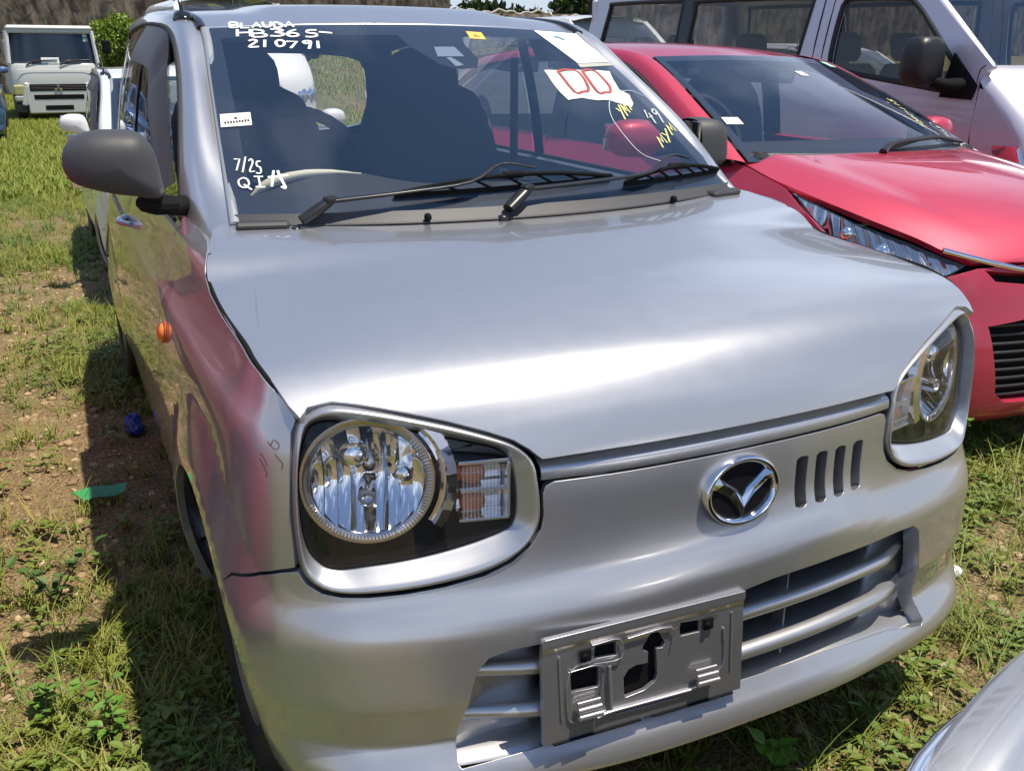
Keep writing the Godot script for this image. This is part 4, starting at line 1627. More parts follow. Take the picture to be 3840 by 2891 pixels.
func make_sloping(called: String, label: String, at: Vector3, turn: float, R: Material) -> Node3D:
	var root := thing(called, label, "car", at, turn)
	var f := body2
	# bumper
	var pl := PackedVector2Array()
	for q in [[-.30, .705], [-.45, .700], [-.52, .695]]:
		pl.append(front2(q[0], q[1]))
	for q in [[-.20, .655], [-.34, .665], [-.50, .70]]:
		pl.append(side2(q[0], q[1]))
	pl.append_array(arch2(-.80, .335, 1.05, -.30))
	for q in [[-.70, .185], [-.5, .19], [-.2, .20]]:
		pl.append(front2(q[0], q[1]))
	var bp := pl.duplicate()
	var rv := flip_u(pl); rv.reverse()
	bp.append_array(rv)
	var grille := PackedVector2Array()
	for q in [[-.50, .52], [-.46, .30], [-.42, .27], [0, .26], [.42, .27], [.46, .30], [.50, .52], [.3, .545], [0, .55], [-.3, .545]]:
		grille.append(front2(q[0], q[1]) if q[0] != 0 else Vector2(0, q[1]))
	var slit := PackedVector2Array()
	for q in [[-.50, .690], [-.47, .655], [-.2, .630], [0, .625], [.2, .630], [.47, .655], [.50, .690], [.2, .665], [0, .66], [-.2, .665]]:
		slit.append(front2(q[0], q[1]) if q[0] != 0 else Vector2(0, q[1]))
	obj("bumper", panel(f, inset(f, bp, .002), [grille, slit], .2, .022, .02, 1.0, Vector2(.03, .005), .04), R, root)
	var gb := MB.new()
	gb.add(sheet(func(p): return body2(p) + Vector3(0, 0, -.05), -3.2, 3.2, .22, .72, 24, 6))
	obj("grille_back", gb, M.black, root)
	for k in 9:
		var y := .29 + .028 * k
		var pts := PackedVector3Array()
		for j in 17:
			var u := lerpf(-2.35, 2.35, j / 16.0)
			pts.append(body2(Vector2(u, y)) + Vector3(0, 0, -.028))
		var bar := MB.new()
		bar.tube(pts, [.006], 6)
		obj("grille_bar", bar, M.black2, root)
	var chr := MB.new()
	var cp := PackedVector3Array()
	for j in 25:
		var x := lerpf(-.60, .60, j / 24.0)
		var P := body2(front2(x, .655 + .09 * pow(absf(x) / .6, 2.0)) if absf(x) > .001 else Vector2(0, .655))
		cp.append(P + Vector3(0, 0, .006))
	chr.tube(cp, [.010], 8, true, Vector2(1, 1))
	obj("chrome_strip", chr, M.chrome, root)
	# bonnet
	var hp := PackedVector2Array()
	for k in 11:
		hp.append(Vector2(lerpf(-.97, .97, k / 10.0), .05))
	for k in 8:
		hp.append(Vector2(.985, lerpf(.3, 4.4, k / 7.0)))
	for k in 9:
		var q := lerpf(.93, -.93, k / 8.0)
		hp.append(Vector2(q, 5.15 + .25 * (1 - q * q)))
	for k in 8:
		hp.append(Vector2(-.985, lerpf(4.4, .3, k / 7.0)))
	obj("bonnet", panel(hood2, hp, [], .1, .25, .02, -1.0, Vector2(.02, .04)), R, root)
	# fender, doors, quarter
	var fp := PackedVector2Array()
	fp.append_array(arch2(-.80, .335, 1.03, 3.4))
	for q in [[-1.20, .20], [-1.22, .55], [-1.22, .915], [-1.05, .937], [-.95, .921], [-.86, .899], [-.80, .886], [-.76, .876], [-.68, .835], [-.50, .735], [-.38, .685]]:
		fp.append(side2(q[0], q[1]))
	var lampp := PackedVector2Array()
	for q in [[-.755, .876], [-.66, .855], [-.55, .831], [-.45, .807], [-.35, .781], [-.28, .760]]:
		lampp.append(side2(q[0], q[1]))
	for q in [[-.545, .705], [-.60, .672]]:
		lampp.append(front2(q[0], q[1]))
	for q in [[-.32, .672], [-.42, .705], [-.54, .755], [-.66, .828], [-.75, .880]]:
		lampp.append(side2(q[0], q[1]))
	var d1 := PackedVector2Array()
	for q in [[-1.225, .20], [-1.225, .55], [-1.225, .925], [-1.6, .93], [-2.2, .94], [-2.28, .94], [-2.28, .6], [-2.26, .2]]:
		d1.append(side2(q[0], q[1]))
	var d2 := PackedVector2Array()
	for q in [[-2.284, .94], [-2.6, .95], [-3.02, .955], [-3.0, .72], [-2.93, .58]]:
		d2.append(side2(q[0], q[1]))
	d2.append_array(arch2(-3.18, .335, .55, -.15))
	for q in [[-2.80, .20], [-2.264, .20], [-2.284, .6]]:
		d2.append(side2(q[0], q[1]))
	var qp := PackedVector2Array()
	for q in [[-3.024, .955], [-3.3, .95], [-3.6, .92], [-3.66, .6], [-3.64, .28]]:
		qp.append(side2(q[0], q[1]))
	qp.append_array(arch2(-3.18, .335, PI + .05, .95))
	qp.append(side2(-3.004, .70))
	for it in [["fender", fp], ["front_door", d1], ["rear_door", d2], ["quarter_panel", qp]]:
		var b := panel(f, inset(f, it[1], .002), [], .2, .03, .02)
		obj(it[0], b, R, root)
		obj(it[0], b.mirrored(), R, root)
	for sg in [-1.0, 1.0]:
		var lo := MB.new()
		var lensf := func(p: Vector2) -> Vector3: return body2(p) + nrm(body2, p, Vector2(.04, .01)) * -.004
		var L := panel(lensf, inset(f, lampp, .002), [], .2, .02, 0.0)
		var hl := Node3D.new()
		hl.name = part_name(root, "headlight")
		root.add_child(hl)
		obj("lens", L if sg < 0 else L.mirrored(), M.lens, hl)
		var inf := func(p: Vector2) -> Vector3:
			var w := fposmod(p.x * 3.0, 1.0)
			return body2(p) + nrm(body2, p, Vector2(.04, .01)) * (-.030 - .004 * sin(w * TAU))
		var I := panel(inf, inset(f, lampp, .004), [], .08, .012, 0.0)
		obj("reflector", I if sg < 0 else I.mirrored(), M.chrome_dark, hl)
		var pj := MB.new()
		for q in [[-.34, .728, .030], [-.46, .772, .024]]:
			var P := body2(side2(q[0], q[1]))
			pj.ellipsoid(P + Vector3(.03, -.01, -.02), Vector3(q[2], q[2], q[2]))
		obj("projector", pj if sg < 0 else pj.mirrored(), M.chrome, hl)
	# tail
	var tl := sheet(body2, 12.0, 14.0, .25, .95, 8, 10)
	tl.add(tl.mirrored())
	obj("tailgate", tl, R, root)
	greenhouse(root, R, Vector3(.69, .955, -1.0), Vector3(.535, 1.305, -1.755), .15, .10, [Vector3(-.70, .94, -.99), Vector3(-.63, 1.11, -1.32), Vector3(-.548, 1.30, -1.76), Vector3(-.545, 1.335, -2.1), Vector3(-.54, 1.335, -2.6), Vector3(-.52, 1.29, -3.2), Vector3(-.48, 1.20, -3.45)], [Vector3(-.765, .925, -1.14), Vector3(-.69, 1.09, -1.44), Vector3(-.625, 1.255, -1.80), Vector3(-.62, 1.29, -2.1), Vector3(-.615, 1.285, -2.6), Vector3(-.60, 1.23, -3.15), Vector3(-.58, 1.13, -3.45)], .935, [1.318, 1.352, 1.372, 1.375, 1.36, 1.31], -3.45, -1.16, -3.15)
	# mirrors
	for sg in [-1.0, 1.0]:
		var mm := MB.new()
		mm.ellipsoid(Vector3(-.915, 1.0, -1.38), Vector3(.115, .072, .075), 2.6, Basis(Vector3.UP, -.15))
		var mo := obj("wing_mirror", mm if sg < 0 else mm.mirrored(), R, root)
		var ar := MB.new()
		ar.tube(path3([[-.86, .965, -1.39], [-.80, .945, -1.40], [-.745, .945, -1.40]], 3), [.025], 8, true, Vector2(1.4, .7))
		obj("mirror_arm", ar if sg < 0 else ar.mirrored(), M.black, mo)
		var mk := MB.new()
		mk.box(Vector3(-.915, 1.0, -1.452), Vector3(.18, .10, .01), .003)
		obj("mirror_glass", mk if sg < 0 else mk.mirrored(), M.chrome, mo)
		var hb := MB.new()
		for z in [-2.15, -2.88]:
			var P := body2(side2(z, .80))
			hb.tube(path3([P + Vector3(0, 0, .08), P + Vector3(-.03, 0, .03), P + Vector3(-.03, 0, -.03), P + Vector3(0, 0, -.08)], 3), [.011], 8)
		obj("door_handle", hb if sg < 0 else hb.mirrored(), R, root)
	# wiper and cowl
	var scr := screen_of(Vector3(.69, .955, -1.0), Vector3(.535, 1.305, -1.755), .15, .10)
	var cwl := sheet(func(p): return (scr.call(Vector2(p.x, .03)) as Vector3).lerp(hood2(Vector2(p.x * .96, .1)) + Vector3(0, -.012, 0), p.y) + Vector3(0, .004, 0), -.98, .98, 0, 1, 20, 3)
	obj("cowl", cwl, M.cowl, root)
	var wp := MB.new()
	wp.tube(path3([scr.call(Vector2(-.20, .0)) + Vector3(0, .02, .02), scr.call(Vector2(-.05, .05)) + Vector3(0, .03, .02), scr.call(Vector2(.45, .09)) + Vector3(0, .025, .015)], 4), [.016, .015, .013, .012, .010, .009], 8)
	wp.tube(path3([scr.call(Vector2(-.1, .045)) + Vector3(0, .008, .006), scr.call(Vector2(.4, .10)) + Vector3(0, .022, .016), scr.call(Vector2(.86, .06)) + Vector3(0, .008, .006)], 5), [.010], 6)
	obj("wiper_arm", wp, M.wiper, root)
	for z in [-.80, -3.18]:
		for sg in [-1.0, 1.0]:
			wheel(root, Vector3(sg * .715, .285, z), .285, .17, sg)
	var un := MB.new()
	un.box(Vector3(0, .24, -1.95), Vector3(1.3, .06, 3.2), .02)
	un.box(Vector3(0, .46, -.75), Vector3(.98, .40, .9), .05)
	for z in [-.80, -3.18]:
		for sg in [-1.0, 1.0]:
			un.lathe([Vector2(.345, .76), Vector2(.345, .52), Vector2(.02, .52)], Transform3D(Basis(Vector3(0, 0, -sg), Vector3(0, 1, 0), Vector3(sg, 0, 0)), Vector3(0, .29, z)), 20, true, .05, PI - .05)
	obj("underbody", un, M.black, root)
	return root

func screen_of(B: Vector3, T: Vector3, bow0: float, bow1: float) -> Callable:
	return func(p: Vector2) -> Vector3:
		var w := 1.0 - p.x * p.x
		var s := sin(PI * clampf(p.y, 0, 1))
		return Vector3(p.x * lerpf(B.x, T.x, p.y), lerpf(B.y, T.y, p.y) + lerpf(.0, .016, p.y) * w + .014 * s, lerpf(B.z, T.z, p.y) + lerpf(bow0, bow1, p.y) * w + .01 * s)

# windscreen, roof, pillars, side glass and a dark cabin
func greenhouse(root: Node3D, R: Material, B: Vector3, T: Vector3, bow0: float, bow1: float, pin: Array, pout: Array, belt_y: float, ry: Array, zr: float, z0: float, z1: float) -> void:
	var scr := screen_of(B, T, bow0, bow1)
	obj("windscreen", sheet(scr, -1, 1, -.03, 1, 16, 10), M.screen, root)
	var fr := MB.new()
	var fs := func(p: Vector2) -> Vector3: return scr.call(p) + Vector3(0, -.003, -.002)
	for q in [[-1.0, -.95, -.03, 1.0], [.95, 1.0, -.03, 1.0], [-.95, .95, -.03, .06], [-.95, .95, .94, 1.0]]:
		fr.add(sheet(fs, q[0], q[1], q[2], q[3], 14, 8))
	obj("windscreen_border", fr, M.frit, root)
	var stk := MB.new()
	quad_on(stk, scr, [Vector2(-.96, .33), Vector2(-.86, .33), Vector2(-.86, .27), Vector2(-.96, .27)], .002, 2)
	obj("sticker", stk, M.paper, root)
	stk = MB.new()
	quad_on(stk, scr, [Vector2(.07, .80), Vector2(.15, .80), Vector2(.16, .75), Vector2(.08, .75)], .002, 2)
	obj("sticker", stk, M.paper, root)
	var stg := MB.new()
	quad_on(stg, scr, [Vector2(.78, .97), Vector2(.90, .97), Vector2(.92, .90), Vector2(.80, .90)], .002, 2)
	obj("sticker", stg, M.greenpaper, root)
	var wr := MB.new()
	write_on(wr, scr, "MYM-115", Vector2(.70, .22), Vector2(.018, .040), Vector2(-.05, .02), .008)
	obj("writing", wr, M.penyellow, root)
	var wr2 := MB.new()
	write_on(wr2, scr, "463", Vector2(.86, .12), Vector2(.02, .032), Vector2(-.035, .02), .006)
	var ci := PackedVector2Array()
	for k in 17:
		ci.append(Vector2(.87 + .06 * cos(TAU * k / 16), .17 + .09 * sin(TAU * k / 16)))
	obj("writing", wr2, M.pengrey, root)
	wr2 = MB.new()
	ribbon(wr2, scr, ci, .004)
	obj("pen_circle", wr2, M.pengrey, root)
	var rl := lut([0, .12, .3, .5, .75, 1.0], ry, 0, 1)
	var hw := absf(pin[3].x) + .004
	var rf := func(p: Vector2) -> Vector3:
		var w := 1.0 - p.x * p.x
		return Vector3(p.x * lerpf(T.x + .012, hw, smoothstep(0, .3, p.y)), look(rl, 0, 1, p.y) - .022 * (1.0 - w), lerpf(T.z + bow1 * w - .015, zr + .06 * w - .06, p.y))
	obj("roof", sheet(rf, -1, 1, 0, 1, 30, 24), R, root)
	var rf2 := func(p: Vector2) -> Vector3: return rf.call(p) + Vector3(0, -.03, 0)
	obj("headliner", sheet(rf2, -1, 1, .02, 1, 8, 8, true), M.interior_light, root)
	var pilf := func(u: float, v: float) -> Vector3:
		var a := cr3(pin, v)
		var b := cr3(pout, v)
		var tg := (cr3(pin, v + .1) - cr3(pin, v - .1)).normalized()
		var up := tg.cross(b - a).normalized()
		if up.y < 0: up = -up
		return a.lerp(b, u) + up * .022 * sin(PI * u)
	var rows := []
	var trm := []
	var m := (pin.size() - 1) * 8
	for i in m + 1:
		var r := PackedVector3Array()
		for u in [0.0, .12, .3, .5, .7, .88, 1.0]:
			r.append(pilf.call(u, i / 8.0))
		r.append(r[-1] + Vector3(.03, -.008, -.01))
		rows.append(r)
		var r2 := PackedVector3Array()
		for u in [.06, .5, .95]:
			r2.append(pilf.call(u, i / 8.0) + Vector3(.025, -.025, -.01))
		trm.append(r2)
	var pm := MB.new()
	pm.loft(rows)
	for i in pm.n.size():
		if pm.n[i].dot(pm.v[i] - Vector3(0, 1.0, -2.0)) < 0.0:
			pm.n[i] = -pm.n[i]
	var pm2 := MB.new()
	for i in range(0, pm.v.size(), 3):
		pm2.tri(pm.v[i], pm.v[i + 1], pm.v[i + 2], pm.n[i], pm.n[i + 1], pm.n[i + 2])
	obj("roof_pillar", pm2, R, root)
	obj("roof_pillar", pm2.mirrored(), R, root)
	var tm := MB.new()
	tm.loft(trm)
	obj("pillar_trim", tm, M.interior, root)
	obj("pillar_trim", tm.mirrored(), M.interior, root)
	var seal := MB.new()
	var sp := PackedVector3Array()
	for i in 41:
		sp.append(pilf.call(1.0, .1 + (pin.size() - 1.2) * i / 40.0) + Vector3(-.001, 0, 0))
	seal.tube(sp, [.007], 6)
	obj("door_seal", seal, M.rubber, root)
	obj("door_seal", seal.mirrored(), M.rubber, root)
	# side glass between belt and pillar line
	var rows2 := []
	var post := []
	for i in 33:
		var z := lerpf(z0, z1, i / 32.0)
		var lo := 0.0
		var hi := float(pout.size() - 1)
		for k in 20:
			var c := (lo + hi) * .5
			if cr3(pout, c).z > z: lo = c
			else: hi = c
		var top := cr3(pout, lo)
		var bot := body2(side2(z, belt_y))
		var r := PackedVector3Array()
		for j in 7:
			var t := j / 6.0
			r.append(bot.lerp(top, t) + Vector3(-.010 * sin(PI * t), 0, 0))
		rows2.append(r)
	var gm := MB.new()
	gm.loft(rows2, false, true)
	obj("side_window", gm, M.sideglass, root)
	obj("side_window", gm.mirrored(), M.sideglass, root)
	var pb := MB.new()
	pb.loft([rows2[16], rows2[17], rows2[18]], false, true)
	for i in pb.v.size():
		pb.v[i] += Vector3(-.004, 0, 0)
	obj("window_post", pb, M.blackgloss, root)
	obj("window_post", pb.mirrored(), M.blackgloss, root)
	# cabin
	var cab := MB.new()
	cab.box(Vector3(0, .33, lerpf(z0, z1, .5)), Vector3(1.4, .03, absf(z1 - z0)), 0)
	cab.box(Vector3(0, .66, z0 - .05), Vector3(1.36, .6, .08), .02)
	cab.box(Vector3(0, .95, z0 - .02), Vector3(1.32, .05, .42), .02)
	cab.box(Vector3(0, .70, z1 - .20), Vector3(1.2, .55, .08), .02)
	for sg in [-1.0, 1.0]:
		cab.box(Vector3(sg * .65, .60, lerpf(z0, z1, .5)), Vector3(.06, .56, absf(z1 - z0) - .1), .02)
	obj("cabin_trim", cab, M.interior, root)
	for sg in [-1.0, 1.0]:
		var st := MB.new()
		st.ellipsoid(Vector3(sg * .36, .92, z0 - 1.05), Vector3(.24, .34, .09), 3.5, Basis(Vector3.RIGHT, -.3))
		st.ellipsoid(Vector3(sg * .36, 1.20, z0 - 1.14), Vector3(.12, .09, .05), 3.0, Basis(Vector3.RIGHT, -.3))
		obj("front_seat", st, M.seat, root)
	var sr := PackedVector3Array()
	var sb := Basis(Vector3.RIGHT, -.45)
	for k in 25:
		sr.append(Vector3(-.35, .98, z0 - .42) + sb * Vector3(cos(TAU * k / 24) * .18, sin(TAU * k / 24) * .18, 0))
	var swm := MB.new()
	swm.tube(sr, [.016], 8, false)
	obj("steering_wheel", swm, M.interior, root)
	var rg := func(p: Vector2) -> Vector3:
		var a := Vector3(absf(pout[-1].x) * p.x, belt_y - .02, zr - .16)
		var b := Vector3(absf(pin[-1].x) * p.x, pin[-1].y, zr + .02)
		return a.lerp(b, p.y) + Vector3(0, 0, -.04 * (1 - p.x * p.x))
	obj("rear_glass", sheet(rg, -1, 1, 0, 1, 8, 6, true), M.clear, root)

# ---------------------------------------------------------------- van
func make_van(called: String, label: String, at: Vector3, turn: float, R: Material) -> Node3D:
	var root := thing(called, label, "van", at, turn)
	var tum := lut([.2, .45, .9, 1.2, 1.6, 1.8, 1.9], [.04, .0, .0, .02, .085, .125, .20], .2, 1.9)
	var sf := func(p: Vector2) -> Vector3: return Vector3(-(.83 - look(tum, .2, 1.9, p.y)), p.y, p.x)
	var wins := [
		["front_window", [[-1.71, 1.215], [-1.60, 1.190], [-.80, 1.105], [-.68, 1.10], [-.66, 1.12], [-1.02, 1.45], [-1.16, 1.56], [-1.25, 1.59], [-1.66, 1.60], [-1.71, 1.56]]],
		["sliding_window", [[-3.16, 1.12], [-2.06, 1.12], [-2.02, 1.16], [-1.97, 1.58], [-2.02, 1.62], [-3.16, 1.64], [-3.20, 1.60], [-3.20, 1.16]]],
		["rear_window", [[-4.44, 1.16], [-3.40, 1.14], [-3.36, 1.18], [-3.36, 1.62], [-3.40, 1.65], [-4.36, 1.66], [-4.40, 1.62], [-4.48, 1.20]]]]
	var shp := []
	for q in [[-.60, .30], [-.60, .80], [-.62, 1.19], [-.55, 1.235], [-.94, 1.52], [-1.18, 1.70], [-1.40, 1.84], [-2.0, 1.885], [-4.55, 1.885], [-4.64, 1.85], [-4.70, 1.4], [-4.74, 1.0], [-4.74, .30]]:
		shp.append(Vector2(q[0], q[1]))
	var sp := PackedVector2Array(shp)
	for k in 13:
		var a := lerpf(PI + .0, 0.0, k / 12.0)
		sp.append(Vector2(-3.85 + .36 * cos(a), .34 + .36 * sin(a)))
	var holes := []
	for w in wins:
		holes.append(closed_even(w[1], 40))
	var b := panel(sf, sp, holes, .16, .06, .03, 1.0, Vector2(.01, .01))
	if nrm(sf, Vector2(-2, 1), Vector2(.01, .01)).x > 0.0:
		b = panel(sf, sp, holes, .16, .06, .03, -1.0, Vector2(.01, .01))
	obj("body_side", b, R, root)
	obj("body_side", b.mirrored(), R, root)
	for sg in [-1.0, 1.0]:
		for i in 3:
			var gf := func(p: Vector2) -> Vector3: return sf.call(p) + Vector3(.012, 0, 0)
			var g := panel(gf, holes[i], [], .3, .3, 0.0, 1.0, Vector2(.01, .01))
			obj(wins[i][0], g if sg < 0 else g.mirrored(), M.vanglass, root)
			var rub := MB.new()
			var pts := PackedVector3Array()
			for q in holes[i]:
				pts.append(sf.call(q) + Vector3(.004, 0, 0))
			pts.append(pts[0])
			rub.tube(pts, [.016], 6, false)
			obj("window_seal", rub if sg < 0 else rub.mirrored(), M.rubber, root)
		var bp := MB.new()
		bp.add(panel(func(p): return sf.call(p) + Vector3(.008, 0, 0), PackedVector2Array([Vector2(-3.36, 1.13), Vector2(-3.20, 1.13), Vector2(-3.20, 1.65), Vector2(-3.36, 1.65)]), [], .2, .2, .0, 1.0, Vector2(.01, .01)))
		bp.add(panel(func(p): return sf.call(p) + Vector3(-.004, 0, 0), PackedVector2Array([Vector2(-3.37, 1.12), Vector2(-3.19, 1.12), Vector2(-3.19, 1.66), Vector2(-3.37, 1.66)]), [], .2, .2, .0, 1.0, Vector2(.01, .01)))
		obj("window_post", bp if sg < 0 else bp.mirrored(), M.blackgloss, root)
		for q in [[[-.60, .32], [-.61, .85], [-.63, 1.18], [-.60, 1.24]], [[-1.80, .35], [-1.79, 1.2], [-1.78, 1.64]], [[-1.88, .35], [-1.87, 1.2], [-1.86, 1.70]]]:
			var pts := []
			var ln := MB.new()
			for k in q:
				pts.append(sf.call(Vector2(k[0], k[1])) + Vector3(.0015, 0, 0))
			ln.tube(path3(pts, 4), [.0035], 5)
			obj("door_gap", ln if sg < 0 else ln.mirrored(), M.black, root)
		var mi := MB.new()
		mi.ellipsoid(Vector3(-.97, 1.255, -.86), Vector3(.10, .125, .085), 4.5)
		var mo := obj("door_mirror", mi if sg < 0 else mi.mirrored(), M.mirrorblack, root)
		var ma := MB.new()
		ma.tube(path3([[-.95, 1.17, -.84], [-.88, 1.135, -.76], [-.81, 1.14, -.72]], 3), [.045, .04, .04, .045, .05], 10, true, Vector2(1, .8))
		ma.add(panel(func(p): return sf.call(p) + Vector3(-.012, 0, 0), PackedVector2Array([Vector2(-.84, 1.075), Vector2(-.64, 1.07), Vector2(-.62, 1.14), Vector2(-.80, 1.30)]), [], .1, .1, .02, 1.0, Vector2(.01, .01)))
		obj("mirror_arm", ma if sg < 0 else ma.mirrored(), M.black, mo)
		for z in [-.98, -3.85]:
			wheel(root, Vector3(sg * .74, .32, z), .32, .18, sg)
	# nose
	var ys := [.28, .45, .62, .78, .90, 1.00, 1.09, 1.16, 1.21, 1.24]
	var zf := [-.02, .0, .0, -.03, -.08, -.16, -.26, -.35, -.43, -.50]
	var rows := []
	for i in ys.size():
		var r := PackedVector3Array()
		var w: float = .83 - look(tum, .2, 1.9, ys[i])
		for k in 41:
			var u := lerpf(-1.0, 1.0, k / 40.0)
			var a := absf(u)
			var x := w * (1.0 - pow(1.0 - minf(1.0, a * 1.25), 1.6)) if a < .8 else w
			x = w * sin(minf(1.0, a * 1.3) * PI / 2.0)
			var z: float = zf[i] - .26 * (1.0 - cos(minf(1.0, a * 1.3) * PI / 2.0))
			if a * 1.3 > 1.0:
				z = lerpf(z, -.606, (a * 1.3 - 1.0) / .3)
			r.append(Vector3(signf(u) * x, ys[i], z))
		rows.append(r)
	var nm := MB.new()
	nm.loft(rows, false, true)
	obj("nose", nm, R, root)
	var scr := screen_of(Vector3(.74, 1.235, -.60), Vector3(.64, 1.83, -1.36), .16, .14)
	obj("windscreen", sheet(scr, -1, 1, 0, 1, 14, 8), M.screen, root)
	var ap := MB.new()
	for sg in [-1.0, 1.0]:
		var rws := []
		for k in 9:
			var v := k / 8.0
			var q: Vector3 = scr.call(Vector2(sg * 1.0, v))
			var zz := lerpf(-.55, -1.36, v)
			var e: Vector3 = sf.call(Vector2(zz, lerpf(1.235, 1.83, v)))
			e.x = -sg * e.x if sg > 0 else e.x
			var mid := q.lerp(e, .5) + Vector3(sg * .02, .015, .02)
			rws.append(PackedVector3Array([q, mid, e]))
		ap.loft(rws, false, sg < 0)
	obj("windscreen_pillar", ap, R, root)
	var rr := MB.new()
	var rrows := []
	for i in 13:
		var z := lerpf(-1.30, -4.62, i / 12.0)
		var r := PackedVector3Array()
		for k in 17:
			var u := lerpf(-1, 1, k / 16.0)
			r.append(Vector3(u * (.66 if i else .64), 1.86 + .06 * (1 - pow(absf(u), 3.0)) - (.03 if i == 0 else 0.0), z + (.13 * (1 - u * u) if i == 0 else 0.0)))
		rrows.append(r)
	rr.loft(rrows)
	obj("roof", rr, R, root)
	var tail := MB.new()
	tail.box(Vector3(0, .70, -4.72), Vector3(1.62, .86, .06), .02)
	tail.box(Vector3(0, 1.78, -4.62), Vector3(1.32, .20, .06), .02)
	for sg in [-1.0, 1.0]:
		tail.box(Vector3(sg * .70, 1.4, -4.66), Vector3(.12, .62, .06), .02)
	obj("tailgate", tail, R, root)
	var tg := MB.new()
	tg.box(Vector3(0, 1.4, -4.66), Vector3(1.28, .56, .008))
	obj("rear_glass", tg, M.clear, root)
	# lamps, bumper, cabin
	for sg in [-1.0, 1.0]:
		var hl := Node3D.new()
		hl.name = part_name(root, "headlight")
		root.add_child(hl)
		var lf := func(p: Vector2) -> Vector3:
			var a := p.x
			return Vector3(-(.83 * sin(a)), p.y, -.005 - .26 * (1.0 - cos(a)) - .09 * maxf(0.0, (p.y - .70) / .2) - maxf(0.0, a - 1.5) * 1.1)
		var lp := PackedVector2Array([Vector2(.72, .62), Vector2(1.2, .60), Vector2(1.65, .70), Vector2(1.78, .84), Vector2(1.5, .86), Vector2(1.0, .80), Vector2(.74, .74)])
		var sd := 1.0 if nrm(lf, Vector2(1.0, .7), Vector2(.01, .01)).z > 0 else -1.0
		var L := panel(func(p): return lf.call(p) + Vector3(-.012, 0, .012), lp, [], .1, .05, .015, sd, Vector2(.01, .01))
		obj("lens", L if sg < 0 else L.mirrored(), M.lens, hl)
		var I := panel(func(p): return lf.call(p) + Vector3(-.004, 0, .004) * (1.0 + .9 * sin(p.x * 30.0)), lp, [], .04, .03, .0, sd, Vector2(.01, .01))
		obj("reflector", I if sg < 0 else I.mirrored(), M.chrome, hl)
	var bm := MB.new()
	bm.tube(path3([[-.80, .42, -.55], [-.78, .42, -.25], [-.55, .42, -.02], [0, .42, .05], [.55, .42, -.02], [.78, .42, -.25], [.80, .42, -.55]], 5), [.13], 12, true, Vector2(.35, 1))
	obj("bumper", bm, M.black2, root)
	var cab := MB.new()
	cab.box(Vector3(0, .42, -2.7), Vector3(1.5, .05, 3.9))
	cab.box(Vector3(0, 1.05, -.95), Vector3(1.45, .30, .5), .05)
	cab.box(Vector3(0, .75, -.75), Vector3(1.45, .7, .08), .02)
	for z in [-1.75, -2.7, -3.6]:
		for x in [-.42, .12] if z > -2.0 else [-.40, .30]:
			var se := MB.new()
			se.box(Vector3(x, .92, z - .15), Vector3(.46, .62, .14), .05, Basis(Vector3.RIGHT, -.2))
			se.box(Vector3(x, 1.33, z - .24), Vector3(.26, .18, .09), .04, Basis(Vector3.RIGHT, -.2))
			se.box(Vector3(x, .62, z + .10), Vector3(.46, .14, .45), .05)
			obj("seat", se, M.seat, root)
	obj("cabin", cab, M.interior, root)
	return root

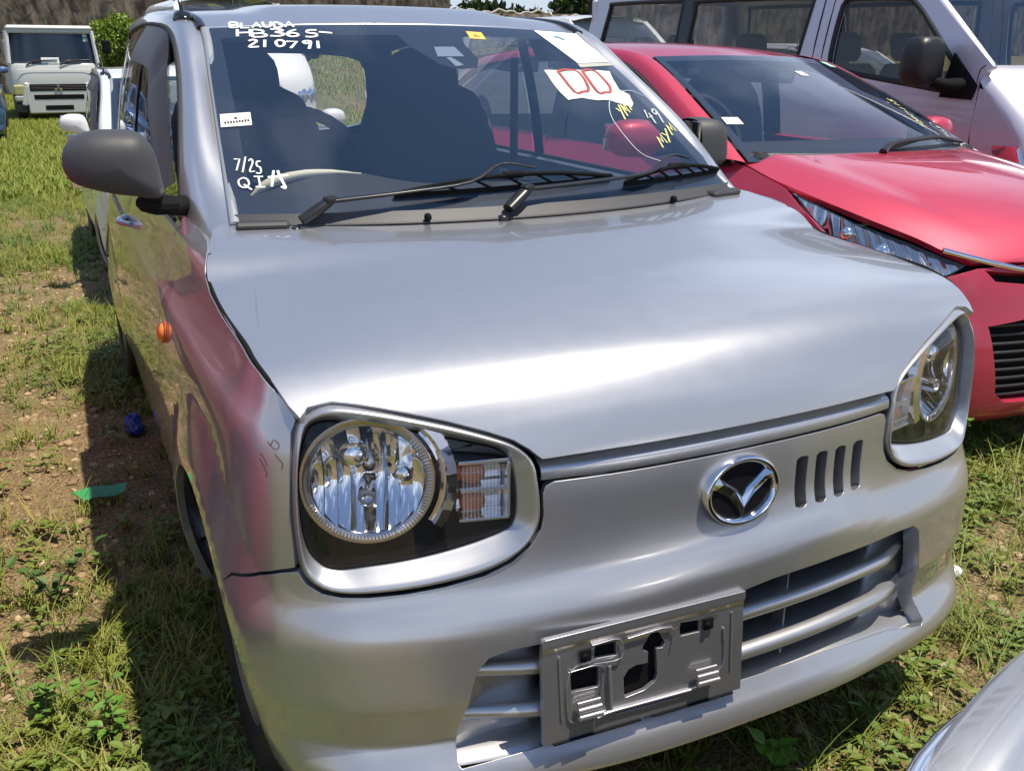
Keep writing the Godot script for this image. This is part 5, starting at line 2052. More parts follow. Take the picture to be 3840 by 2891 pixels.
# ---------------------------------------------------------------- small cab-over lorry
func make_truck(at: Vector3, turn: float) -> Node3D:
	var root := thing("cab_over_truck", "white cab-over lorry parked beside a bush in front of the stone wall", "truck", at, turn)
	var R: Material = M.white
	var cabf := MB.new()
	# cab outline lofted: front face sections by height (half width, front z)
	var sec := [[.62, .83, .02], [.80, .84, .03], [1.00, .84, .02], [1.16, .84, -.02], [1.20, .83, -.05]]
	var rows := []
	for s in sec:
		var r := PackedVector3Array()
		for k in 25:
			var u := lerpf(-1, 1, k / 24.0)
			var a := absf(u)
			r.append(Vector3(u * s[1], s[0], s[2] - .16 * pow(a, 8.0)))
		r.append(Vector3(s[1], s[0], -1.5))
		r.insert(0, Vector3(-s[1], s[0], -1.5))
		rows.append(r)
	cabf.loft(rows, false, true)
	obj("cab_front", cabf, R, root)
	var up := MB.new()
	for sg in [-1.0, 1.0]:
		up.box(Vector3(sg * .79, 1.50, -.14), Vector3(.07, .68, .10), .03, Basis(Vector3.RIGHT, -.22) * Basis(Vector3(0, 0, 1), sg * .06))
		up.box(Vector3(sg * .78, 1.5, -1.42), Vector3(.08, .66, .14), .03)
		up.box(Vector3(sg * .80, 1.0, -.8), Vector3(.05, .46, 1.3), .02)
	up.box(Vector3(0, 1.865, -.80), Vector3(1.58, .10, 1.35), .045)
	up.box(Vector3(0, 1.80, -.19), Vector3(1.52, .07, .10), .03)
	up.box(Vector3(0, 1.2, -1.47), Vector3(1.6, 1.2, .05), .01)
	obj("cab_shell", up, R, root)
	var scr := func(p: Vector2) -> Vector3: return Vector3(p.x * lerpf(.78, .735, p.y), lerpf(1.19, 1.80, p.y), lerpf(-.03, -.17, p.y) - .09 * pow(absf(p.x), 4.0))
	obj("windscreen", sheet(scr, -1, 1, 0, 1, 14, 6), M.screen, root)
	var fr := MB.new()
	for q in [[-1.0, -.955, 0, 1], [.955, 1.0, 0, 1], [-.96, .96, 0, .05], [-.96, .96, .95, 1]]:
		fr.add(sheet(func(p): return scr.call(p) + Vector3(0, 0, -.004), q[0], q[1], q[2], q[3], 10, 6))
	obj("windscreen_border", fr, M.rubber, root)
	var pp := MB.new()
	quad_on(pp, scr, [Vector2(-.30, .20), Vector2(.12, .20), Vector2(.12, .01), Vector2(-.30, .01)], .004, 2)
	obj("paper_sheet", pp, M.paper, root)
	for v in [.88, .75]:
		var pc := MB.new()
		quad_on(pc, scr, [Vector2(.80, v + .05), Vector2(.91, v + .05), Vector2(.91, v - .05), Vector2(.80, v - .05)], .004, 1)
		obj("sticker", pc, M.greenpaper, root)
	for x in [-.38, .40]:
		var wp := MB.new()
		wp.tube(PackedVector3Array([scr.call(Vector2(x - .28, -.03)) + Vector3(0, 0, .03), scr.call(Vector2(x, .10)) + Vector3(0, 0, .03), scr.call(Vector2(x + .25, .12)) + Vector3(0, 0, .03)]), [.014, .012, .008], 6)
		wp.tube(PackedVector3Array([scr.call(Vector2(x - .14, .10)) + Vector3(0, 0, .02), scr.call(Vector2(x + .46, .13)) + Vector3(0, 0, .02)]), [.010], 6)
		obj("wiper_arm", wp, M.wiper, root)
	var bd := MB.new()
	bd.box(Vector3(0, .60, .03), Vector3(1.22, .38, .06), .02)
	bd.box(Vector3(0, .35, .02), Vector3(1.16, .20, .08), .02)
	for sg in [-1.0, 1.0]:
		bd.box(Vector3(sg * .60, .62, .02), Vector3(.10, .44, .07), .02, Basis(Vector3(0, 0, 1), sg * .22))
	obj("front_panel", bd, R, root)
	var crs := MB.new()
	crs.box(Vector3(0, 1.085, .028), Vector3(1.4, .008, .01), .003)
	obj("panel_crease", crs, M.trim, root)
	for q in [[.745, .13, 1.04], [.565, .09, .92], [.36, .09, .52]]:
		var g := MB.new()
		g.box(Vector3(-.02 if q[0] < .4 else 0.0, q[0], .058), Vector3(q[2], q[1], .016), .005)
		obj("grille", g, M.black, root)
	for y in [.715, .745, .775]:
		var gb := MB.new()
		gb.box(Vector3(0, y, .067), Vector3(1.0, .010, .006), .002)
		obj("grille_bar", gb, M.black2, root)
	var em := MB.new()
	for k in 3:
		var a := PI / 2 + TAU * k / 3.0
		var d := Vector2(cos(a), sin(a))
		var n2 := Vector2(-d.y, d.x)
		em.prism(PackedVector2Array([Vector2.ZERO, d * .045 + n2 * .026, d * .09, d * .045 - n2 * .026]), .012, Transform3D(Basis(), Vector3(0, .735, .070)), .003)
	obj("emblem", em, M.chrome, root)
	for sg in [-1.0, 1.0]:
		var hl := MB.new()
		hl.box(Vector3(sg * .70, .70, .0), Vector3(.22, .20, .08), .03)
		obj("headlight", hl, M.yellowlens, root)
		var fl := MB.new()
		fl.box(Vector3(sg * .70, .54, .01), Vector3(.22, .12, .08), .03)
		obj("fog_light", fl, M.lens2, root)
		var st := MB.new()
		st.box(Vector3(sg * .70, .37, -.05), Vector3(.24, .22, .16), .03)
		obj("bumper_corner", st, M.black2, root)
		var mi := MB.new()
		mi.box(Vector3(sg * 1.0, 1.52, .05), Vector3(.16, .26, .06), .03)
		mi.tube(PackedVector3Array([Vector3(sg * .84, 1.78, -.1), Vector3(sg * 1.0, 1.74, .03), Vector3(sg * 1.0, 1.2, .03), Vector3(sg * .84, 1.15, -.05)]), [.012], 6)
		obj("door_mirror", mi, M.black, root)
		wheel(root, Vector3(sg * .70, .34, -.62), .34, .19, sg)
		wheel(root, Vector3(sg * .66, .34, -3.1), .34, .22, sg)
	var bed := MB.new()
	bed.box(Vector3(0, .62, -3.0), Vector3(1.68, .08, 2.9), .02)
	bed.box(Vector3(0, 1.15, -1.62), Vector3(1.68, 1.0, .06), .02)
	for sg in [-1.0, 1.0]:
		bed.box(Vector3(sg * .83, .83, -3.0), Vector3(.05, .36, 2.9), .015)
	obj("load_bed", bed, R, root)
	var un := MB.new()
	un.box(Vector3(0, .45, -2.2), Vector3(.7, .2, 4.0), .03)
	un.box(Vector3(0, .55, -.8), Vector3(1.2, .3, 1.2), .05)
	un.box(Vector3(0, .62, -.85), Vector3(1.5, .04, 1.1), .0)
	obj("chassis", un, M.black, root)
	var cb := MB.new()
	cb.box(Vector3(0, 1.15, -.25), Vector3(1.5, .16, .3), .05)
	for x in [-.4, .4]:
		cb.box(Vector3(x, 1.25, -1.15), Vector3(.45, .7, .15), .05)
	cb.box(Vector3(0, 1.4, -1.40), Vector3(1.5, .9, .03))
	for sg in [-1.0, 1.0]:
		cb.box(Vector3(sg * .75, 1.45, -.8), Vector3(.02, .7, 1.2))
	obj("cabin_trim", cb, M.interior, root)
	return root

# ---------------------------------------------------------------- the ground and what grows on it
var GN1: FastNoiseLite
var GN2: FastNoiseLite

func ground_y(x: float, z: float) -> float:
	var y := -.012 * clampf(-z - 3.0, 0.0, 30.0)
	y += GN2.get_noise_2d(x * 1.0, z * 1.0) * .018 * smoothstep(2.0, 3.5, absf(x - .4) + maxf(0.0, -z - 8.0))
	y += 1.45 * smoothstep(-20.0, -33.0, z) * smoothstep(1.9, 3.6, x)   # grassy bank before the wall
	return y

func lush(x: float, z: float) -> float:   # 0 bare earth .. 1 thick grass
	var n := GN1.get_noise_2d(x * 1.0, z * 1.0) * .9 + GN2.get_noise_2d(x * 3.0 + 40.0, z * 3.0) * .35
	var base := .52
	# trodden strip beside the cars, greener further back and right at the front left
	base += .40 * smoothstep(-4.5, -9.0, z)
	base -= .22 * exp(-pow((x + 1.05) / .45, 2.0)) * smoothstep(-5.0, -3.0, z) * smoothstep(-.9, -1.5, z)
	base += .28 * exp(-pow((x + 1.0) / .5, 2.0)) * smoothstep(-1.25, -.8, z) * smoothstep(.6, .0, z)
	base += .05 * smoothstep(.2, 1.2, x)
	return clampf(base + n, 0.0, 1.0)

func blade(mb: MB, o: Vector3, dir: float, h: float, w: float, lean: float, seg := 3) -> void:
	var d := Vector3(cos(dir), 0, sin(dir))
	var s := Vector3(-d.z, 0, d.x)
	var prev := []
	for i in seg + 1:
		var t := float(i) / seg
		var p := o + Vector3.UP * h * (t - .25 * lean * t * t) + d * h * lean * t * t
		var ww := w * (1.0 - t) + .0004
		var nn := (d * -.6 + Vector3.UP).normalized()
		var cur := [p - s * ww, p + s * ww, (nn - s * .4).normalized(), (nn + s * .4).normalized()]
		if i:
			mb.tri(prev[0], prev[1], cur[1], prev[2], prev[3], cur[3])
			mb.tri(prev[0], cur[1], cur[0], prev[2], cur[3], cur[2])
		prev = cur

func leaf(mb: MB, o: Vector3, dir: Vector3, up: Vector3, l: float, w: float, fold := .25) -> void:
	var s := dir.cross(up).normalized()
	var n := s.cross(dir).normalized()
	if n.y < 0: n = -n
	var pts := [[0.0, .0], [.18, .55], [.42, 1.0], [.7, .72], [1.0, 0.0]]
	for sg in [-1.0, 1.0]:
		for i in 4:
			var a = pts[i]; var b = pts[i + 1]
			var m0: Vector3 = o + dir * l * a[0] - n * l * .18 * a[0] * a[0]
			var m1: Vector3 = o + dir * l * b[0] - n * l * .18 * b[0] * b[0]
			var e0: Vector3 = m0 + s * sg * w * a[1] + n * w * fold * a[1]
			var e1: Vector3 = m1 + s * sg * w * b[1] + n * w * fold * b[1]
			var nn: Vector3 = (n - s * sg * fold).normalized()
			mb.tri(m0, e0, e1, nn, nn, nn)
			mb.tri(m0, e1, m1, nn, nn, nn)

func scatter(called: String, label: String, mesh_: Mesh, m: Material, xs: Array, cols: Array) -> void:
	var mm := MultiMesh.new()
	mm.transform_format = MultiMesh.TRANSFORM_3D
	mm.use_colors = true
	mm.mesh = mesh_
	mm.instance_count = xs.size()
	for i in xs.size():
		mm.set_instance_transform(i, xs[i])
		mm.set_instance_color(i, cols[i])
	var o := MultiMeshInstance3D.new()
	o.name = numbered(called)
	o.multimesh = mm
	o.material_override = m
	add_child(o)
	o.set_meta("kind", "stuff")
	tag(o, label, called.replace("_", " "))

func build_setting() -> void:
	GN1 = noise(11, .55, 3)
	GN2 = noise(23, 1.6, 3)
	var rng := RandomNumberGenerator.new()
	rng.seed = 4711
	# ---- ground: fine near the cars, coarse out to the horizon
	var xs := []
	var zs := []
	for v in [-400.0, -120.0, -50.0, -30.0, -18.0, -12.0, -9.0]: xs.append(v)
	for k in 181: xs.append(-6.0 + k * .075)
	for v in [8.5, 10.0, 13.0, 18.0, 30.0, 50.0, 120.0, 400.0]: xs.append(v)
	for v in [-420.0, -150.0, -70.0, -45.0, -38.0, -30.0, -25.0, -21.0, -18.0, -15.5, -13.5, -12.0, -10.8]: zs.append(v)
	for k in 171: zs.append(-10.0 + k * .075)
	for v in [3.4, 4.5, 7.0, 12.0, 25.0, 80.0, 400.0]: zs.append(v)
	var rows := []
	for z in zs:
		var r := PackedVector3Array()
		for x in xs:
			r.append(Vector3(x, ground_y(x, z) + GN2.get_noise_2d(x * 9.0, z * 9.0) * .008 + GN1.get_noise_2d(x * 14.0 + 7.0, z * 14.0) * .008, z))
		rows.append(r)
	var gm := MB.new()
	gm.loft(rows)
	var earth := Color(.37, .255, .120)
	var earth2 := Color(.48, .36, .195)
	var turf := Color(.190, .185, .040)
	for i in gm.v.size():
		if gm.n[i].y < 0: gm.n[i] = -gm.n[i]
		var p := gm.v[i]
		var l := lush(p.x, p.z)
		var c := earth.lerp(earth2, clampf(.5 + GN2.get_noise_2d(p.x * 4.0, p.z * 4.0), 0, 1))
		c = c.lerp(turf, smoothstep(.45, 1.0, l) * (.65 if p.z > -9.0 else .9))
		gm.c.append(c)
	var gm2 := MB.new()
	for i in range(0, gm.v.size(), 3):
		gm2.tri(gm.v[i], gm.v[i + 1], gm.v[i + 2], gm.n[i], gm.n[i + 1], gm.n[i + 2])
		# colours follow the corner that tri() may have swapped
		for k in 3:
			var q := gm2.v[gm2.v.size() - 3 + k]
			for j in 3:
				if gm.v[i + j] == q:
					gm2.c.append(gm.c[i + j])
					break
	var g := obj("ground", gm2, M.earth)
	g.set_meta("kind", "structure")
	tag(g, "reddish brown stony earth with worn grass", "ground")
	# ---- grass
	var tuft := MB.new()
	for k in 11:
		blade(tuft, Vector3(rng.randf_range(-.02, .02), -.005, rng.randf_range(-.02, .02)), rng.randf() * TAU, rng.randf_range(.025, .075), rng.randf_range(.0011, .0022), rng.randf_range(.4, 1.3))
	var tuft2 := MB.new()
	for k in 9:
		blade(tuft2, Vector3(rng.randf_range(-.02, .02), -.005, rng.randf_range(-.02, .02)), rng.randf() * TAU, rng.randf_range(.06, .15), rng.randf_range(.0013, .0026), rng.randf_range(.5, 1.2), 4)
	var herb := MB.new()
	for k in 9:
		var a := rng.randf() * TAU
		var d := Vector3(cos(a), rng.randf_range(.15, .7), sin(a)).normalized()
		leaf(herb, Vector3(rng.randf_range(-.025, .025), rng.randf_range(.002, .03), rng.randf_range(-.025, .025)), d, Vector3.UP, rng.randf_range(.012, .030), rng.randf_range(.003, .007))
	var far := MB.new()
	for k in 16:
		blade(far, Vector3(rng.randf_range(-.12, .12), -.01, rng.randf_range(-.12, .12)), rng.randf() * TAU, rng.randf_range(.08, .17), rng.randf_range(.006, .012), rng.randf_range(.4, 1.1), 2)
	var lists := [[[], []], [[], []], [[], []], [[], []], [[], []], [[], []]]
	var pal := [Color(.205, .235, .026), Color(.265, .265, .036), Color(.140, .210, .026), Color(.34, .29, .08)]
	var put := func(which: int, x: float, z: float, s: float, c: Color) -> void:
		var b := Basis(Vector3.UP, rng.randf() * TAU).scaled(Vector3.ONE * s)
		lists[which][0].append(Transform3D(b, Vector3(x, ground_y(x, z), z)))
		lists[which][1].append(c)
	var zones := [[-2.3, -.55, -10.0, .9, 1500.0], [.2, 3.0, -1.8, 1.2, 1100.0], [-.55, .5, -.35, .9, 900.0], [-.55, .75, -8.0, -.4, 90.0], [-6.0, -2.3, -10.0, 3.0, 170.0], [3.0, 7.0, -10.0, 3.0, 120.0], [.8, 3.0, -10.0, -1.8, 150.0]]
	for q in zones:
		var n := int((q[1] - q[0]) * (q[3] - q[2]) * q[4])
		for k in n:
			var x := rng.randf_range(q[0], q[1])
			var z := rng.randf_range(q[2], q[3])
			var dens := 1.0
			if q[4] > 1000.0 and z < -3.0:
				dens = lerpf(1.0, .45, smoothstep(-3.0, -8.0, z))
			var l := lush(x, z)
			if rng.randf() > pow(l, 1.5) * dens + .03:
				continue
			var c: Color = pal[rng.randi() % 3].lerp(pal[rng.randi() % 4], rng.randf() * .7)
			c = c.lerp(Color(.07, .15, .025), clampf(GN1.get_noise_2d(x * 2.0 + 90.0, z * 2.0) * 1.2, 0, .75))
			var pick := rng.randf()
			var hb := GN2.get_noise_2d(x * 1.3 - 30.0, z * 1.3)
			if pick < .20 + hb * .9 and z > -6.0:
				put.call(2, x, z, rng.randf_range(.6, 1.5), c.lerp(Color(.12, .21, .035), .5))
			elif pick < .86:
				put.call(0, x, z, rng.randf_range(.6, 1.4), c)
			elif pick < .95:
				put.call(1, x, z, rng.randf_range(.5, 1.15), c)
			else:
				put.call(4, x, z, rng.randf_range(.6, 1.2), Color(.42, .34, .17) * rng.randf_range(.7, 1.1))
	for k in 34000:
		var z := -pow(rng.randf(), 1.0) * 27.0 - 9.0
		var x := rng.randf_range(-9.0, 16.0) if rng.randf() < .45 else rng.randf_range(-3.5, 1.8)
		var c: Color = pal[rng.randi() % 3].lerp(pal[rng.randi() % 3], rng.randf())
		put.call(3, x, z, rng.randf_range(.6, 1.25), c * 1.05)
	# pebbles and clods
	var peb := MB.new()
	peb.ellipsoid(Vector3.ZERO, Vector3(1, .55, .8), 2.6, Basis(), 7, 5)
	for i in peb.v.size():
		peb.v[i] += Vector3(sin(peb.v[i].y * 7.0), cos(peb.v[i].x * 5.0), sin(peb.v[i].z * 6.0 + 1.0)) * .12
	for k in 42000:
		var x := rng.randf_range(-2.2, 2.6)
		var z := rng.randf_range(-6.0, .9)
		if lush(x, z) > .75 and rng.randf() < .8:
			continue
		var s := .0022 + .013 * pow(rng.randf(), 6.0)
		var b := Basis(Vector3.UP, rng.randf() * TAU).scaled(Vector3(s, s, s) * rng.randf_range(.8, 1.4))
		lists[5][0].append(Transform3D(b, Vector3(x, ground_y(x, z) + s * .1, z)))
		lists[5][1].append(Color(.50, .38, .24).lerp(Color(.26, .16, .085), rng.randf()) * rng.randf_range(.7, 1.15))
	var straw := MB.new()
	for k in 4:
		var a := rng.randf() * TAU
		straw.tube(PackedVector3Array([Vector3(cos(a), .02, sin(a)) * -.05, Vector3(cos(a + .2), .05, sin(a)) * .06]), [.0011, .0007], 4)
	scatter("short_grass", "short yellow-green grass over the earth", tuft.mesh(), M.leaf, lists[0][0], lists[0][1])
	scatter("long_grass", "longer grass blades among the short grass", tuft2.mesh(), M.leaf, lists[1][0], lists[1][1])
	scatter("ground_cover", "low broad-leaved herbs among the grass", herb.mesh(), M.leaf, lists[2][0], lists[2][1])
	scatter("meadow_grass", "bright grass of the field running back to the wall", far.mesh(), M.leaf, lists[3][0], lists[3][1])
	scatter("dry_straw", "dry straw lying on the earth", straw.mesh(), M.leaf, lists[4][0], lists[4][1])
	scatter("pebbles", "small stones and clods on the bare earth", peb.mesh(), M.stone, lists[5][0], lists[5][1])
	# ---- weeds one can tell apart
	weed("weed", "bright broad-leaved weed in front of the silver bumper at the lower right", Vector3(.20, 0, -.06), 11, .14, .045, .016, Color(.16, .33, .035), 3)
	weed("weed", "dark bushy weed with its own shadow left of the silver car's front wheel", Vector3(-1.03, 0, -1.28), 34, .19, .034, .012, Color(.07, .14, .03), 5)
	weed("weed", "leafy weed right of the silver car's nose, under the red bumper", Vector3(1.62, 0, -.95), 90, .26, .038, .014, Color(.12, .26, .04), 6)
	weed("weed", "low weed at the right edge beside the red car's shadow", Vector3(1.95, 0, -.80), 80, .22, .036, .013, Color(.13, .28, .04), 7)
	weed("weed", "small green weed on the bare earth right of the bumper corner", Vector3(.98, 0, -.42), 30, .12, .036, .013, Color(.12, .24, .04), 8)
	weed("weed", "pale green weed at the bottom left corner", Vector3(-1.06, 0, -.80), 46, .12, .030, .010, Color(.13, .25, .04), 9)
	weed("weed", "green weed at the bottom left beside the car's shadow", Vector3(-.93, 0, -.70), 46, .12, .028, .010, Color(.13, .27, .04), 10)
	# dry twigs
	var tw := [["bare dry twig standing in the shadow under the silver bumper", [[.36, .0, -.16], [.375, .05, -.15], [.41, .12, -.14]]], ["long bare twig leaning under the bumper, left of the standing twigs", [[.33, .0, -.10], [.28, .04, -.13], [.22, .085, -.15]]], ["pair of thin bare twigs nearest the right end of the bumper", [[.50, 0, -.18], [.505, .06, -.19], [.53, .14, -.19]]]]
	for q in tw:
		var t := MB.new()
		t.tube(path3(q[1], 4), [.0022, .002, .002, .0016, .0014, .0012, .001, .001, .0008], 6)
		var e: Vector3 = Vector3(q[1][1][0], q[1][1][1], q[1][1][2])
		t.tube(PackedVector3Array([e, e + Vector3(-.02, .03, .01)]), [.0012, .0006], 5)
		tag(obj("twig", t, M.twig), q[0], "twig", "dry twigs under the bumper")
	# litter
	var bag := MB.new()
	var bn := noise(5, 9.0, 2)
	var br := []
	for i in 13:
		var la := -PI / 2 + PI * i / 12.0
		var r := PackedVector3Array()
		for j in 18:
			var lo := TAU * j / 18
			var d := Vector3(cos(la) * cos(lo), sin(la), cos(la) * sin(lo))
			r.append(d * Vector3(.032, .036, .055) * (1.0 + .5 * bn.get_noise_3dv(d * .12 * 10.0)))
		br.append(r)
	bag.loft(br, true)
	var bo := obj("plastic_bag", bag, M.bluebag)
	bo.position = Vector3(-.745, .035, -2.36)
	tag(bo, "crumpled blue plastic bag in the shadow beside the silver car", "plastic bag")
	var gp := MB.new()
	gp.loft([PackedVector3Array([Vector3(-.13, .012, -.03), Vector3(-.04, .02, -.032), Vector3(.05, .014, -.03), Vector3(.12, .02, -.02)]), PackedVector3Array([Vector3(-.08, .006, .03), Vector3(-.03, .012, .035), Vector3(.05, .006, .032), Vector3(.10, .012, .03)])])
	gp.loft([PackedVector3Array([Vector3(-.13, .010, -.03), Vector3(-.04, .018, -.032), Vector3(.05, .012, -.03), Vector3(.12, .018, -.02)]), PackedVector3Array([Vector3(-.08, .004, .03), Vector3(-.03, .010, .035), Vector3(.05, .004, .032), Vector3(.10, .010, .03)])], false, true)
	var go := obj("plastic_scrap", gp, M.greenplastic)
	go.position = Vector3(-.885, .02, -1.84)
	go.scale = Vector3(.62, 1, 1)
	tag(go, "flat green plastic scrap lying across the shadow edge", "litter")
	var wl := MB.new()
	wl.ellipsoid(Vector3.ZERO, Vector3(.022, .014, .018), 2.6)
	var wo := obj("white_scrap", wl, M.paper)
	wo.position = Vector3(1.07, .016, -.43)
	tag(wo, "small white scrap of litter beside the bumper corner", "litter")
	# ---- stone wall, trees, bushes
	for seg in [[-40.0, 14.4, 4.2, "tall weathered stone wall behind the lorry, stained with dark streaks"], [14.4, 21.0, 2.62, "lower stretch of dark stone wall with a pale broken coping"], [21.0, 80.0, 4.6, "tall stone wall seen through the windows of the lilac van"]]:
		var wm := MB.new()
		var wn := noise(77, 1.1, 4)
		var rws := []
		var nx := int((seg[1] - seg[0]) / .35)
		for j in 19:
			var r := PackedVector3Array()
			for i in nx + 1:
				var x: float = lerpf(seg[0], seg[1], float(i) / nx)
				var top: float = seg[2] + wn.get_noise_1d(x * 2.0) * .10
				var y: float = lerpf(-1.2, top, j / 18.0)
				r.append(Vector3(x, y, -36.0 + wn.get_noise_2d(x * 1.7, y * 1.7) * .14))
			rws.append(r)
		var back := PackedVector3Array(); var back2 := PackedVector3Array()
		for p in rws[-1]:
			back.append(p + Vector3(0, .02, -.5)); back2.append(Vector3(p.x, -1.2, -36.6))
		rws.append(back); rws.append(back2)
		wm.loft(rws, false, true)
		var w := obj("stone_wall", wm, M.wall)
		tag(w, seg[3], "wall")
	var cop := MB.new()
	var cpts := PackedVector3Array()
	for k in 40:
		var x := 14.5 + k * .16
		cpts.append(Vector3(x, 2.66 - (.14 if k > 26 else 0.0) + sin(k * 1.7) * .05 + sin(k * .61) * .05, -35.8))
	cop.tube(cpts, [.05], 6)
	tag(obj("wall_coping", cop, M.paleStone), "pale irregular broken coping line on the lower stone wall", "coping")
	var lf := MB.new()
	for k in 5:
		var d := Vector3(rng.randf_range(-1, 1), rng.randf_range(-.2, 1), rng.randf_range(-1, 1)).normalized()
		leaf(lf, d * .03, d, Vector3(.1, 1, .2), .13, .035)
	var lfm := lf.mesh()
	tree("bush", "rounded yellow-green bush behind the white lorry", "bush", Vector3(1.28, -.35, -26.5), 1.25, .3, .92, 1.12, 5000, Color(.20, .28, .03), lfm, rng, .72)
	tree("bush", "pale yellow-green bush above the white car roof left of the van", "bush", Vector3(11.0, -.35, -26.0), 1.1, .5, 1.0, .9, 1500, Color(.26, .30, .05), lfm, rng, 1.0)
	for k in 9:
		var x := -12.0 + k * 5.4
		tree("tree", "dark tree behind the stone wall, %s" % ["far left end", "left of the lorry", "above the lorry", "above the bush", "behind the silver roof", "right of the silver roof", "left of the van", "above the van", "far right end"][k], "tree", Vector3(x, -.6, -41.0 - rng.randf() * 3.0), 2.6, 1.6, 3.6, 3.0, 3000, Color(.045, .075, .02), lfm, rng, 3.2, "trees behind the wall")

func weed(called: String, label: String, at: Vector3, n: int, h: float, l: float, w: float, c: Color, sd: int) -> void:
	var rng := RandomNumberGenerator.new()
	rng.seed = sd
	var root := thing(called, label, "weed", at + Vector3(0, ground_y(at.x, at.z) - .003, 0), 0.0, "weeds")
	var st := MB.new()
	var lv := MB.new()
	var stems := maxi(1, n / 8)
	for s in stems:
		var a := rng.randf() * TAU
		var lean := Vector3(cos(a), 0, sin(a)) * h * rng.randf_range(.1, .8)
		var top := lean + Vector3.UP * h * rng.randf_range(.6, 1.0)
		st.tube(path3([Vector3(0, 0, 0), lean * .3 + Vector3.UP * h * .4, top], 3), [.003, .0026, .002, .0018, .0015, .001], 5)
		for k in int(n / stems):
			var t := rng.randf_range(.25, 1.0)
			var p := lean * t * t + Vector3.UP * top.y * t
			var b := rng.randf() * TAU
			var d := Vector3(cos(b), rng.randf_range(-.1, .8), sin(b)).normalized()
			leaf(lv, p, d, Vector3.UP, l * rng.randf_range(.6, 1.2), w * rng.randf_range(.7, 1.2))
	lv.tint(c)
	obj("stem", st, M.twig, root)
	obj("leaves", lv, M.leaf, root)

func tree(called: String, label: String, cat: String, at: Vector3, cy: float, th: float, rx: float, ry: float, n: int, c: Color, lfm: Mesh, rng: RandomNumberGenerator, ls: float, group := "") -> void:
	var root := thing(called, label, cat, at, 0.0, group)
	var tr := MB.new()
	tr.tube(path3([Vector3(0, -.1, 0), Vector3(.05, th * .5, .03), Vector3(-.04, cy, 0)], 3), [.10 * rx, .08 * rx, .07 * rx, .05 * rx, .04 * rx], 8)
	for k in 6:
		var a := TAU * k / 6 + rng.randf()
		tr.tube(path3([Vector3(0, th * .6, 0), Vector3(cos(a) * rx * .35, cy, sin(a) * rx * .35), Vector3(cos(a) * rx * .7, cy + ry * .4, sin(a) * rx * .7)], 2), [.045 * rx, .03 * rx, .015 * rx], 6)
	obj("trunk", tr, M.bark, root)
	var lobes := []
	for k in 9:
		var a := rng.randf() * TAU
		lobes.append([Vector3(cos(a) * rx * rng.randf_range(.1, .65), cy + ry * rng.randf_range(-.45, .65), sin(a) * rx * rng.randf_range(.1, .65)), rng.randf_range(.35, .55)])
	var mm := MultiMesh.new()
	mm.transform_format = MultiMesh.TRANSFORM_3D
	mm.use_colors = true
	mm.mesh = lfm
	mm.instance_count = n
	for i in n:
		var lb = lobes[rng.randi() % lobes.size()]
		var d := Vector3(rng.randfn(), rng.randfn(), rng.randfn()).normalized() * pow(rng.randf(), .45)
		var p: Vector3 = lb[0] + d * Vector3(rx, ry, rx) * lb[1]
		if p.y < .05: p.y = .05 + rng.randf() * .2
		mm.set_instance_transform(i, Transform3D(Basis.from_euler(Vector3(rng.randf() * TAU, rng.randf() * TAU, rng.randf() * TAU)).scaled(Vector3.ONE * rng.randf_range(.6, 1.3) * ls), p))
		mm.set_instance_color(i, c * rng.randf_range(.6, 1.35))
	var o := MultiMeshInstance3D.new()
	o.name = "crown"
	o.multimesh = mm
	o.material_override = M.leaf
	o.set_meta("kind", "stuff")
	root.add_child(o)

